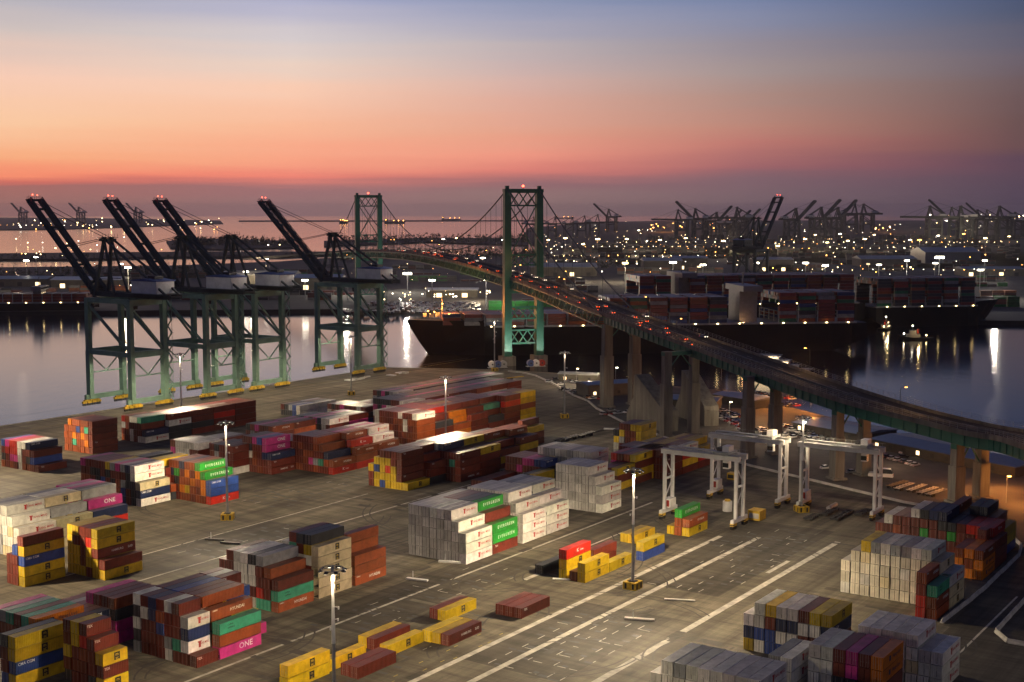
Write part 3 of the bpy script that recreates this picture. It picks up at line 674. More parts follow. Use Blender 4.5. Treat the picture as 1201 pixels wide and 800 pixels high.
for n, b in enumerate(NEAR):
    K = kit(b['L'], b['h']); ch = b['ch']
    tier = 'top' if (b['t'] == b['n'] - 1 and b['n'] > 1) else ('ground level' if b['t'] == 0 else ORD[b['t']] + ' tier')
    if b['nc'] == 1: colm = ''
    elif b['i'] == 0: colm = ' of right column'
    elif b['i'] == b['nc'] - 1: colm = ' of left column'
    else: colm = ' of ' + ORD[b['i']] + ' column from right'
    bay = '' if b['nb'] == 1 else (', front bay' if b['j'] == 0 else ', ' + ORD[b['j']] + ' bay')
    lab = f"{CNAME[ch]} container, {tier}{colm}{bay}, {b['ph']}"
    b['lab'] = lab
    if len(lab.split()) > 16: print('LONG', len(lab.split()), lab)
    if lab in used_labels: print('DUP', lab)
    used_labels[lab] = 1
    t = thing('shipping_container', b['p'], YROT, lab, 'shipping container', 'shipping containers stacked in the yard')
    c = CCOL[ch]; f = random.uniform(0.7, 1.18); colr = (c[0] * f, c[1] * f * random.uniform(.94, 1.06), c[2] * f, 1)
    o = link('body', K['body'], t); o.color = colr
    if b['front']:
        for w in (0, 1):
            d = link('door', K['doors'][w], t); d.color = colr
            if n < 230:
                for q in (0, 1): link('locking_bar', K['bars'][w][q], d)
    if b['side']:
        key = ch
        if ch == 'r': key = random.choice(['r', 'r', 'r2', None, None])
        elif ch == 'h': key = 'h' if random.random() < .45 else None
        elif ch in 'tbn': key = ch if random.random() < .7 else None
        if ch == 'R': key = 'R'
        if key in K['let'] and b['L'] > 8 or (key in ('w', 'y', 'r') and b['L'] < 8): link('lettering', K['let'][key], t)
bulk = MB()
def bulk_box(p, L, W_, h, ch, ax=AX, bx=BX):
    c = CCOL[ch] if isinstance(ch, str) else ch
    f = random.uniform(.7, 1.15); c = tuple(v * f for v in c)
    P = [p + ax * (a * L) + bx * (d * W_) + Vector((0, 0, z * h)) for z in (0, 1) for (a, d) in ((0, 0), (1, 0), (1, 1), (0, 1))]
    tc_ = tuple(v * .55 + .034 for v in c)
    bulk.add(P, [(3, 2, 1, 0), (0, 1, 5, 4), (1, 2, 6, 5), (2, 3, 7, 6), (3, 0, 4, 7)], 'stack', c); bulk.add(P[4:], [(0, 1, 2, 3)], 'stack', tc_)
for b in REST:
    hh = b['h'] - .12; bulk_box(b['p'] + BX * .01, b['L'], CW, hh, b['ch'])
    if b['front'] and b['vis'] > 0:
        q0 = b['p'] - AX * .012
        for yy, wd_, cc in ((CW / 2, .12, (.012, .011, .01)), (CW * .22, .06, (.3, .29, .27)), (CW * .78, .06, (.3, .29, .27)), (.06, .12, (.02, .018, .016))):
            P = [q0 + BX * (yy - wd_ / 2) + Vector((0, 0, .15)), q0 + BX * (yy + wd_ / 2) + Vector((0, 0, .15)), q0 + BX * (yy + wd_ / 2) + Vector((0, 0, hh - .1)), q0 + BX * (yy - wd_ / 2) + Vector((0, 0, hh - .1))]
            bulk.add(P, [(3, 2, 1, 0)], 'stack', cc)

# ------------------------------------------------------------------ quay gantry cranes
def make_crane(root, boom_up=True, low=False):
    gr, dk = ('crane_dark' if low else 'crane'), 'crane_dark'  # upper frame, and the whole of far cranes, coloured as silhouette
    for x in (-10, 10):
        for y in (0, 31):
            b = MB(); b.beam((x, y, 3.6), (x, y, 27), 2.3, 2.9, gr, (0, 1, 0)); b.beam((x, y, 27), (x, y, 53), 2.2, 2.5, gr, (0, 1, 0)); b.build('leg', root)
    for y in (0, 31):
        b = MB(); b.beam((-13, y, 4.2), (13, y, 4.2), 1.6, 2.3, gr); b.build('sill_beam', root)
        for x in (-9.5, 9.5):
            q = MB()
            for i in range(4):
                xx = x - 4.2 + i * 2.8; q.box((xx - 1.15, y - .6, 1.2), (xx + 1.15, y + .6, 2.3), 'yel')
                q.tube([(xx - .6, y - .35, .55), (xx - .6, y + .35, .55)], .55, 'dark', 8); q.tube([(xx + .6, y - .35, .55), (xx + .6, y + .35, .55)], .55, 'dark', 8)
            for i in (0, 1): q.beam((x - 2.8 + i * 5.6 - 1.6, y, 2.6), (x - 2.8 + i * 5.6 + 1.6, y, 2.6), 1.0, .8, 'yel')
            q.box((x - .9, y - .7, 2.3), (x + .9, y + .7, 3.1), 'yel'); q.build('bogie', root)
        c = MB(); c.beam((-10, y, 26.5), (10, y, 26.5), 1.7, 3.0, gr); c.build('portal_beam', root)
        c = MB(); c.beam((-10, y, 51.5), (10, y, 51.5), 2.0, 3.0, gr); c.build('portal_beam', root)
        d = MB(); d.beam((-9.5, y, 49.5), (9.5, y, 28.5), .9, .9, gr)
        if y == 31 or True:
            d.beam((-9.5, y, 25), (0, y, 16.5), .5, .5, gr); d.beam((9.5, y, 25), (0, y, 16.5), .5, .5, gr); d.beam((-10, y, 16.2), (10, y, 16.2), .55, .6, gr)
        d.build('brace', root)
    for x in (-10, 10):
        c = MB(); c.beam((x, 0, 26.5), (x, 31, 26.5), 1.4, 2.2, gr); c.beam((x, 0, 52), (x, 31, 52), 1.5, 2.2, gr); c.beam((x, 30, 49.5), (x, 1, 28), .9, .9, gr)
        c.build('side_tie', root)
    b = MB()                                                         # fixed girder and its walkway
    for x in (-3.4, 3.4): b.beam((x, -21, 54.6), (x, 33, 54.6), 1.2, 2.2, dk)
    for y in (-21, -12, -4, 6, 16, 26, 33): b.beam((-3.4, y, 54.6), (3.4, y, 54.6), .7, .9, dk)
    for x in (-5.2, 5.2):
        b.box((x - .6, -21, 53.6), (x + .6, 33, 53.75), dk)
        b.beam((x * 1.1, -21, 54.8), (x * 1.1, 33, 54.8), .08, .08, dk)
    b.build('girder', root)
    ex, ez = (50.0, 46.0) if boom_up else (66.0, 0.6)
    h0 = Vector((0, 33.5, 54.6)); dv = Vector((0, ex, ez)); tip = h0 + dv; nrm = Vector((0, -ez, ex)).normalized()
    b = MB()
    for x in (-3.4, 3.4):
        X = Vector((x, 0, 0)); b.beam(h0 + X, tip + X, 2.0, 2.4, dk, nrm); b.beam(h0 + X * 1.5 + nrm * .3, tip + X * 1.5 + nrm * .3, 1.0, .14, dk, nrm)
        for i in range(12):                                          # lattice over each boom box
            a = h0 + dv * (i / 12) + X; c = h0 + dv * ((i + 1) / 12) + X; u = nrm * 2.3
            b.beam(a + u, c + u, .3, .3, dk); b.beam(a + nrm, c + u, .22, .22, dk); b.beam(c + nrm, c + u, .22, .22, dk)
    for f in (0, .12, .3, .5, .7, .9, 1): b.beam(h0 + dv * f + Vector((-3.4, 0, 0)), h0 + dv * f + Vector((3.4, 0, 0)), 1.0, 1.2, dk)
    for f in (.02, .06): b.beam(h0 + dv * f + Vector((-5, 0, 0)), h0 + dv * f + Vector((5, 0, 0)), 1.2, 2.4, dk)
    bo = b.build('boom', root)
    t = MB(); t.box((-4.6, tip.y - .5, tip.z + .2), (4.6, tip.y + 1.2, tip.z + .5), dk)
    for i in range(9): t.beam((-4.5 + i * 1.1, tip.y, tip.z + .5), (-4.5 + i * 1.1, tip.y, tip.z + 1.9 + .5 * (i % 2)), .12, .12, dk)
    t.beam((-4.5, tip.y, tip.z + 1.6), (4.5, tip.y, tip.z + 1.6), .1, .1, dk); t.build('tip_platform', bo)
    if not low:
        l = MB(); l.ball((-1.2, tip.y, tip.z + 2.8), .35, 'lampr', 4); l.ball((1.6, tip.y, tip.z + 2.6), .3, 'lampr', 4); l.build('warning_light', bo)
    ap = Vector((0, 27, 81)); b = MB()
    for s in (-1, 1):
        top = ap + Vector((s * 2.2, 0, 0))
        b.beam((s * 4.2, 33, 53), top, 1.3, 1.4, dk); b.beam((s * 4.2, 18, 55), top, 1.0, 1.0, dk); b.beam(top - Vector((0, 0, 1)), top + Vector((0, 0, 1.5)), 1.4, 2.2, dk, (0, 1, 0))
        b.beam((s * 4, 31, 62), (s * 3.6, 22.5, 62), .35, .35, dk); b.beam((s * 3.2, 29, 71), (s * 2.9, 24.5, 71), .3, .3, dk)
    b.beam(ap + Vector((-4.6, 0, 0)), ap + Vector((4.6, 0, 0)), 1.6, 1.2, dk); b.box((-4.8, 25, 82), (4.8, 29, 82.2), dk)
    for i in range(6): b.beam((-4.5 + 1.8 * i, 25.2, 82), (-4.5 + 1.8 * i, 25.2, 84), .12, .12, dk)
    b.beam((-3.7, 30.5, 63), (3.7, 30.5, 63), .5, .5, dk); b.beam((-3.2, 29, 71), (3.2, 29, 71), .4, .4, dk); b.build('apex_frame', root)
    for s in (-1, 1):
        b = MB(); b.beam(ap + Vector((s * 2.4, -.4, .5)), (s * 4.2, -19, 55.5), .85, .9, dk); b.build('backstay', root)
        b = MB(); b.tube([ap + Vector((s * 2, .5, 1)), h0 + dv * .45 + Vector((s * 3, 0, 2))], .16, dk, 5); b.tube([ap + Vector((s * 1.6, .5, 1.2)), h0 + dv * .93 + Vector((s * 3, 0, 2))], .16, dk, 5); b.build('forestay', root)
    b = MB(); b.box((-5.4, -14, 56), (5.4, 4, 61.8), 'white'); hs = b.build('machinery_house', root)
    b = MB(); b.extr([(-14.5, 61.8), (4.5, 61.8), (4.5, 62.2), (-5, 63.2), (-14.5, 62.2)], -5.8, 5.8, 'blue'); b.box((-2, -9, 62.7), (3, -4, 64.2), 'dark'); b.build('roof', hs)
    b = MB()
    for yy in (-11, -6, -1): b.box((5.4, yy - .9, 58.2), (5.44, yy + .9, 60.2), 'ink_k')
    b.build('vent', hs)
    b = MB(); b.box((-7.6, -18.5, 55.6), (7.6, 6.5, 55.9), dk)
    for i in range(12): b.beam((7.5, -18 + i * 2.2, 55.9), (7.5, -18 + i * 2.2, 57), .1, .1, dk)
    b.beam((7.5, -18.5, 57), (7.5, 6.5, 57), .1, .1, dk); b.build('machinery_deck', root)
    b = MB(); b.hexa([(-1.4, 8, 47.5), (1.4, 8, 47.5), (1.4, 11, 48), (-1.4, 11, 48), (-1.4, 8, 51), (1.4, 8, 51), (1.4, 11.4, 51), (-1.4, 11.4, 51)], 'dark'); b.box((-1.1, 11.2, 48.6), (1.1, 11.5, 50.4), 'glass')
    b.beam((-1, 9.5, 51), (-3, 9.5, 53.5), .3, .3, dk); b.beam((1, 9.5, 51), (3, 9.5, 53.5), .3, .3, dk); b.build('operator_cab', root)
    b = MB()                                                         # zig-zag stair on the landside leg
    for i in range(15):
        z = 4 + i * 3.2; y0, y1 = ((-1.4, -4.2) if i % 2 else (-4.2, -1.4))
        b.beam((11.6, y0, z), (11.6, y1, z + 3.2), .9, .16, gr); b.box((10.9, y1 - .7, z + 3.1), (12.3, y1 + .7, z + 3.25), gr)
        b.beam((12.1, y0, z + 1), (12.1, y1, z + 4.2), .07, .07, gr)
    for y in (-1.2, -4.4): b.beam((11.6, y, 3), (11.6, y, 52), .16, .16, gr)
    b.build('stair_tower', root)
    b = MB(); b.tube([(10.9, 31.8, 22), (10.9, 33.2, 22)], 2.0, 'dark', 12); b.build('cable_reel', root)
    b = MB(); b.box((-5.2, 31.75, 25.6), (-2.2, 31.85, 27.2), 'ink_w'); b.build('number_plate', root)
cranes = []
px_list = [155.6, 243.4, 300.6, 419.7]
rail_dir = AX
lab_ = ['leftmost green quay crane with raised boom at the waterside', 'green quay crane with raised boom, second from the left edge', 'third green quay crane from left, its stair tower nearest the middle', 'green quay crane standing just left of the far bridge tower']
for i, px in enumerate(px_list):
    # slide along the landside rail until the front leg falls on its place
    t0, t1 = -400.0, 300.0
    for _ in range(50):
        tm = (t0 + t1) / 2; q = RAIL0 + AX * tm
        if q.y < 60 or proj(q)[0] < px: t0 = tm
        else: t1 = tm
    base = RAIL0 + AX * (t0 + 10)
    if i == 0:
        root = thing('quay_crane', base, YROT, lab_[0], 'quay crane', 'green quay cranes on the left quay'); make_crane(root); crane_proto = root
    else: root = clone(crane_proto, base, YROT, lab_[i])
    cranes.append(root)
    ld = bpy.data.lights.new('house_fill_light', 'POINT'); o = bpy.data.objects.new('house_fill_light', ld); COL.objects.link(o); o.location = base + AX * 11 - BX * 20 + Vector((0, 0, 66)); ld.energy = 2400; ld.color = (1, .86, .7); ld.shadow_soft_size = .5  # added fill that brightens the machinery house, on no fitting
    for xx in (-6, 6):
        ld = bpy.data.lights.new('portal_floodlight', 'SPOT'); o = bpy.data.objects.new('portal_floodlight', ld); COL.objects.link(o)
        o.location = base + AX * xx + BX * 15 + Vector((0, 0, 25)); ld.energy = 9000; ld.color = (1, .84, .56); ld.spot_size = R(150); ld.shadow_soft_size = .6
down_proto = None

# ------------------------------------------------------------------ rubber tyred gantry cranes
def make_rtg(root):
    w, h = 24.0, 20.5
    for x in (0, 5.2):
        for y in (0, w):
            b = MB(); b.beam((x, y, 2.6), (x, y, h), .85, .95, 'white'); b.build('leg', root)
    for y in (0, w):
        b = MB(); b.beam((-2.6, y, 2.4), (7.8, y, 2.4), 1.0, 1.1, 'white'); b.build('sill_beam', root)
        b = MB(); b.beam((0, y, 12.5), (5.2, y, 12.5), .5, .6, 'white'); b.beam((0, y, 19), (5.2, y, 13), .25, .25, 'white'); b.beam((0, y, 6), (5.2, y, 12), .25, .25, 'white'); b.build('brace', root)
        for x in (-1.5, 6.7):
            q = MB(); q.box((x - 1.3, y - .55, 1.1), (x + 1.3, y + .55, 1.9), 'yel'); q.box((x - 1.32, y - .57, 1.3), (x - .4, y + .57, 1.62), 'black')
            bg_ = q.build('bogie', root)
            for k2 in (-.75, .75):
                t = MB(); t.tube([(x + k2, y - .45, .72), (x + k2, y + .45, .72)], .72, 'black', 12); t.build('tyre', bg_)
    for x in (0, 5.2):
        b = MB(); b.beam((x, -1.2, h + .7), (x, w + 1.2, h + .7), .9, 1.5, 'white'); b.box((x - 1.1, -1, h + 1.45), (x + 1.1, w + 1, h + 1.55), 'grey')
        for i in range(13): b.beam((x + (1.05 if x else -1.05), i * 2, h + 1.5), (x + (1.05 if x else -1.05), i * 2, h + 2.5), .06, .06, 'grey')
        b.beam((x + (1.05 if x else -1.05), -1, h + 2.5), (x + (1.05 if x else -1.05), w + 1, h + 2.5), .06, .06, 'grey'); b.build('girder', root)
    b = MB(); b.box((-.8, 2.5, h + 1.6), (6, 7.5, h + 2.3), 'grey'); b.box((1, 3, h + 2.3), (4.4, 5.2, h + 4.0), 'white'); b.box((1.2, 5.6, h + 2.3), (3.2, 7, h + 3.4), 'dark'); b.tube([(4.2, 6, h + 2.9), (5.8, 6, h + 2.9)], .6, 'grey', 10)
    b.box((1.6, 3.4, h + .2 - 3.2), (3.6, 5.2, h - .6), 'white'); b.box((1.55, 3.35, h - 2.6), (1.6, 5.2, h - 1.2), 'glass'); b.build('trolley', root)
    b = MB(); b.box((.8, w - 1.6, 3.2), (4.6, w + .9, 6.0), 'white'); b.box((.76, w - 1.2, 3.6), (.8, w + .5, 5.6), 'red'); b.build('power_unit', root)
    b = MB()
    for y in (.5, -.0): b.beam((2.6, y - 1.2, 3), (2.6, y - 1.2, h), .07, .07, 'white')
    for i in range(34): b.beam((2.6, -1.2, 3.3 + i * .5), (2.6, -.7, 3.3 + i * .5), .05, .05, 'white')
    b.build('ladder', root)
rt = []
for (px, py, lb) in [(862.5, 620, 'white rubber tyred gantry crane nearest the green topped small stack'), (914, 595, 'white rubber tyred gantry crane standing furthest back'), (1025, 609.5, 'white rubber tyred gantry crane at right over dark parts on the paving')]:
    if not rt:
        r0 = thing('yard_gantry_crane', G(px, py), YROT, lb, 'gantry crane', 'white gantry cranes in the yard'); make_rtg(r0); rt.append(r0)
    else: rt.append(clone(r0, G(px, py), YROT, lb))

# ------------------------------------------------------------------ suspension bridge
T1 = D(613.4, 428, 843); T1 = Vector((T1.x, T1.y, 0)); T2 = D(432.6, 300, 1262); T2 = Vector((T2.x, T2.y, 0))
axis = (T2 - T1).normalized(); perp = Vector((axis.y, -axis.x, 0))     # perp points right of travel away from camera
def zat(py, Y): return CAM_H + (HY - py) * Y / FPX
P1 = G(727, 476); P4 = G(996, 561); P5 = G(1136, 587)
P1.z = P4.z = P5.z = 0
path = [T2 + axis * 420 + Vector((-60, 0, 34)), T2 + axis * 170 + Vector((0, 0, 50)), T2 + Vector((0, 0, 57)), (T1 + T2) / 2 + Vector((0, 0, 60.5)), T1 + Vector((0, 0, 52)), P1 + Vector((0, 0, 45)), (P1 + P4) / 2 + Vector((0, 0, 37)), P4 + Vector((0, 0, 29.5)), P5 + Vector((0, 0, 24.0)), D(1208, 516, 405), D(1330, 560, 340), D(1560, 650, 270)]
def catmull(pts, n=14):
    out_ = []
    for i in range(len(pts) - 1):
        p0 = pts[max(i - 1, 0)]; p1 = pts[i]; p2 = pts[i + 1]; p3 = pts[min(i + 2, len(pts) - 1)]
        for k in range(n):
            t = k / n; out_.append(0.5 * ((2 * p1) + (p2 - p0) * t + (2 * p0 - 5 * p1 + 4 * p2 - p3) * t * t + (3 * p1 - p0 - 3 * p2 + p3) * t ** 3))
    out_.append(pts[-1]); return out_
DECK = catmull(path)
def deck_len():
    s = [0]
    for a, b in zip(DECK[:-1], DECK[1:]): s.append(s[-1] + (b - a).length)
    return s
DS = deck_len()
def deck_at(s):
    s = max(0, min(DS[-1] - .01, s))
    for i in range(len(DS) - 1):
        if DS[i + 1] >= s:
            f = (s - DS[i]) / (DS[i + 1] - DS[i]); d = (DECK[i + 1] - DECK[i]).normalized(); r_ = Vector((d.y, -d.x, 0)).normalized()
            return DECK[i].lerp(DECK[i + 1], f), d, -r_      # side vector: towards the right of the picture
def s_near(p):
    return min(range(len(DECK)), key=lambda i: (DECK[i].to_2d() - p.to_2d()).length)
sT2, sT1, sP1 = [DS[s_near(p)] for p in (T2, T1, P1)]
bridge = thing('suspension_bridge', T1, 0, 'long green suspension bridge climbing over the channel to a far tower', 'bridge')
def bl(p): return Vector(p) - T1
HWD = 9.0
def ribbon(mb, s0, s1, prof, mn, step=6.0):
    """sweeps a closed profile (lateral, vertical) along the deck"""
    n = max(2, int((s1 - s0) / step)); ring = []
    for i in range(n + 1):
        p, d, sd = deck_at(s0 + (s1 - s0) * i / n); ring.append([bl(p + sd * a + Vector((0, 0, b))) for a, b in prof])
    m_ = len(prof); vs = [v for r_ in ring for v in r_]
    fs = [(i * m_ + k, i * m_ + (k + 1) % m_, (i + 1) * m_ + (k + 1) % m_, (i + 1) * m_ + k) for i in range(n) for k in range(m_)]
    fs += [tuple(range(m_ - 1, -1, -1)), tuple(range(n * m_, (n + 1) * m_))]
    mb.add(vs, fs, mn)
b = MB(); ribbon(b, 0, DS[-1], [(-HWD, -.5), (HWD, -.5), (HWD, 0), (-HWD, 0)], 'road'); dk_ = b.build('deck', bridge)
for nm_, a0, a1 in (('barrier', -HWD - .35, -HWD), ('barrier', HWD, HWD + .35), ('median', -.35, .35)):
    b = MB(); z1_ = 1.15 if nm_ == 'barrier' else .85
    ribbon(b, 0, DS[-1], [(a0, -.6 if nm_ == 'barrier' else .005), (a1, -.6 if nm_ == 'barrier' else .005), (a1, z1_), (a0, z1_)], 'conc'); b.build(nm_, bridge)
b = MB()
for off in (-4.6, 4.6):
    for s_ in range(0, int(DS[-1]), 12): ribbon(b, s_, s_ + 4, [(off - .1, .006), (off + .1, .006), (off + .1, .012), (off - .1, .012)], 'line', 4)
b.build('lane_marking', dk_)
for side in (-1, 1):                                                  # mesh fence on the approach
    b = MB(); s_ = sP1
    while s_ < DS[-1] - 3:
        p, d, sd = deck_at(s_); e = bl(p + sd * side * (HWD + .25)); b.beam(e + Vector((0, 0, 1)), e + Vector((0, 0, 3.0)), .09, .09, 'grey'); s_ += 3
    for z in (1.8, 2.4, 3.0): ribbon(b, sP1, DS[-1], [(side * (HWD + .25) - .03, z - .03), (side * (HWD + .25) + .03, z - .03), (side * (HWD + .25) + .03, z + .03), (side * (HWD + .25) - .03, z + .03)], 'grey')
    b.build('railing', bridge)
for side in (-1, 1):                                                  # plate girders of the approach
    b = MB(); ribbon(b, sP1 - 2, DS[-1], [(side * 7.6 - .45, -4.4), (side * 7.6 + .45, -4.4), (side * 7.6 + .45, -.52), (side * 7.6 - .45, -.52)], 'bridge')
    s_ = sP1
    while s_ < DS[-1] - 4:
        p, d, sd = deck_at(s_); e = bl(p + sd * (side * 8.2)); b.beam(e + Vector((0, 0, -4.3)), e + Vector((0, 0, -.55)), .3, .3, 'bridge'); s_ += 4.5
    b.build('plate_girder', bridge)
for side in (-1, 1):                                                  # stiffening trusses of the hung spans
    b = MB(); s_ = sT2 - 160; st = 6.6; odd = 0
    zt, zb = -.9, -6.2
    ribbon(b, s_, sP1, [(side * 9 - .4, zt - .4), (side * 9 + .4, zt - .4), (side * 9 + .4, zt + .3), (side * 9 - .4, zt + .3)], 'bridge')
    ribbon(b, s_, sP1, [(side * 9 - .4, zb - .35), (side * 9 + .4, zb - .35), (side * 9 + .4, zb + .35), (side * 9 - .4, zb + .35)], 'bridge')
    while s_ < sP1 - st:
        pa, _, sa = deck_at(s_); pb, _, sb = deck_at(s_ + st); A1 = bl(pa + sa * side * 9); B1 = bl(pb + sb * side * 9)
        if odd: b.beam(A1 + Vector((0, 0, zt)), B1 + Vector((0, 0, zb)), .38, .38, 'bridge')
        else: b.beam(A1 + Vector((0, 0, zb)), B1 + Vector((0, 0, zt)), .38, .38, 'bridge')
        b.beam(A1 + Vector((0, 0, zb)), A1 + Vector((0, 0, zt)), .3, .3, 'bridge'); odd ^= 1; s_ += st
    b.build('truss', bridge)
b = MB(); s_ = sT2 - 160
while s_ < sP1:
    p, d, sd = deck_at(s_); e = bl(p); b.beam(e + sd * 9 + Vector((0, 0, -6.1)), e - sd * 9 + Vector((0, 0, -6.1)), .4, .4, 'bridge'); b.beam(e + sd * 9 + Vector((0, 0, -1.4)), e - sd * 9 + Vector((0, 0, -1.4)), .4, .7, 'bridge'); s_ += 6.6
b.build('floor_beams', bridge)
LEGX = 10.9
def tower(base, top, zdeck):
    t = link('tower', None, bridge, bl(base))
    for s in (-1, 1):
        b = MB(); c = perp * (s * LEGX)
        b.beam(c + Vector((0, 0, 2)), c + Vector((0, 0, top - 2)), 5.0, 5.0, 'bridge', axis, 4.2, 4.2)
        b.beam(c + Vector((0, 0, top - 2)), c + Vector((0, 0, top)), 4.6, 4.6, 'bridge', axis); b.beam(c + Vector((0, 0, top)), c + Vector((0, 0, top + 2)), 2.2, 2.2, 'bridge', axis)
        for z in range(8, int(top) - 4, 6):
            w = 5.08 - .8 * z / top; b.beam(c + Vector((0, 0, z)), c + Vector((0, 0, z + .3)), w, w, 'bridge', axis)
        b.build('leg', t)
        b = MB(); b.beam(c + Vector((0, 0, -5)), c + Vector((0, 0, 2)), 9, 9, 'conc', axis); b.build('footing', t)
    def xband(z0, z1, n):
        b = MB(); L = LEGX - 2.1
        for z in (z0, z1): b.beam(perp * -L + Vector((0, 0, z)), perp * L + Vector((0, 0, z)), 1.2, 1.0, 'bridge')
        for i in range(n):
            a0, a1 = -L + 2 * L * i / n, -L + 2 * L * (i + 1) / n
            b.beam(perp * a0 + Vector((0, 0, z0)), perp * a1 + Vector((0, 0, z1)), .8, .62, 'bridge'); b.beam(perp * a0 + axis * .05 + Vector((0, 0, z1)), perp * a1 + axis * .05 + Vector((0, 0, z0)), .74, .62, 'bridge')
        b.build('cross_bracing', t)
    xband(top - 10.5, top - 2.0, 3); xband(zdeck + 8.5, zdeck + 15.0, 3); xband(zdeck - 26, zdeck - 18.5, 3); xband(zdeck - 42, zdeck - 33.5, 3)
    b = MB(); b.beam(perp * -LEGX + Vector((0, 0, top - .9)), perp * LEGX + Vector((0, 0, top - .9)), 2.2, 2.0, 'bridge'); b.beam(perp * -8.6 + Vector((0, 0, top - 11)), perp * 8.6 + Vector((0, 0, zdeck + 15)), .6, .6, 'bridge'); b.beam(perp * 8.6 + axis * .1 + Vector((0, 0, top - 11)), perp * -8.6 + axis * .1 + Vector((0, 0, zdeck + 15)), .6, .6, 'bridge')
    b.beam(perp * -LEGX + Vector((0, 0, zdeck - 8.5)), perp * LEGX + Vector((0, 0, zdeck - 8.5)), 1.8, 2.2, 'bridge'); b.build('strut', t)
    l = MB(); l.beam((0, 0, top), (0, 0, top + 1.4), .5, .5, 'grey'); l.ball((0, 0, top + 1.9), .75, 'lampr', 4); l.build('warning_light', t)
tower(T1, 109, 52); tower(T2, 110, 57)
P2g, P3g = None, None
def cable(side):
    pts = []
    def par(a, c, sag, n):
        for i in range(n + 1):
            f = i / n; p = a.lerp(c, f); p.z -= sag * 4 * f * (1 - f); pts.append(p)
    tops = [T2 + perp * side * LEGX + Vector((0, 0, 110)), T1 + perp * side * LEGX + Vector((0, 0, 109))]
    anc2 = T2 + axis * 160 + perp * side * LEGX + Vector((0, 0, 50)); anc1 = P1 + perp * side * 9.5 + Vector((0, 0, 44.5))
    par(anc2, tops[0], 6, 8); k0 = len(pts); par(tops[0], tops[1], 110 - 64.5, 40); k1 = len(pts); par(tops[1], anc1, 5, 10)
    return pts, k0, k1
for side in (-1, 1):
    pts, k0, k1 = cable(side); b = MB(); b.tube([bl(p) for p in pts], .42, 'crane_dark', 6); b.build('main_cable', bridge)
    rng = list(range(1, len(pts) - 1))
    for q in rng:
        p = pts[q]; i = s_near(p); zd = DECK[i].z
        if p.z - zd > 1.5 and (p.to_2d() - DECK[i].to_2d()).length < 26:
            b = MB(); b.tube([bl(p), bl(Vector((p.x, p.y, zd - .5)))], .11, 'crane_dark', 4, cap=False); b.build('suspender', bridge)
def pier(px0, py0, px1, py1, zt, wd=3.6):
    a = G(px0, py0); c = G(px1, py1)
    for q in (a, c):
        b = MB(); o = bl(Vector((q.x, q.y, 0))); b.beam(o + Vector((0, 0, -1)), o + Vector((0, 0, zt * .62)), wd, wd * 1.05, 'conc', axis); b.beam(o + Vector((0, 0, zt * .62)), o + Vector((0, 0, zt)), wd * .82, wd * .86, 'conc', axis)
        b.beam(o + Vector((0, 0, 0)), o + Vector((0, 0, .8)), wd + 1.6, wd + 1.6, 'conc', axis); b.build('pier', bridge)
    b = MB(); oa, oc = bl(Vector((a.x, a.y, zt - .9))), bl(Vector((c.x, c.y, zt - .9))); d = (oc - oa).normalized(); b.beam(oa - d * 2, oc + d * 2, 2.4, 1.6, 'bridge'); b.beam(oa + Vector((0, 0, -8)), (oa + oc) / 2, .4, .4, 'bridge'); b.beam(oc + Vector((0, 0, -8)), (oa + oc) / 2, .4, .4, 'bridge'); b.build('pier_cap', bridge)
pier(711.5, 477, 744, 474, 40.3, 5.0); pier(781, 512, 813, 509, 36.2, 4.0); pier(876.5, 536, 908.5, 532, 31.6, 4.0); pier(981, 562, 1012.5, 557, 25.0, 3.8); pier(1121, 589, 1150, 584, 19.6, 3.8)
# cable anchorage: two raking concrete walls joined by a block
for (p0, p1) in (((735, 494), (779, 507)), ((792, 487), (826, 500))):
    a, c = G(*p0), G(*p1)
    d = Vector((c.x - a.x, c.y - a.y, 0)).normalized(); L = (c - a).to_2d().length; side_ = Vector((-d.y, d.x, 0))
    if side_.y < 0: side_ = -side_
    o = bl(Vector((a.x, a.y, 0)))
    prof = [(0, -1), (L, -1), (L, 7), (L * .98, 9), (L * .26, 22), (L * .20, 22), (L * .18, 12), (0, 4)]
    b = MB(); n = len(prof); vs = [o + d * x + Vector((0, 0, z)) + side_ * w for w in (0, 7) for x, z in prof]
    b.add(vs, [tuple(range(n)), tuple(range(2 * n - 1, n - 1, -1))] + [(i, n + i, n + (i + 1) % n, (i + 1) % n) for i in range(n)], 'conc'); b.build('anchorage', bridge)
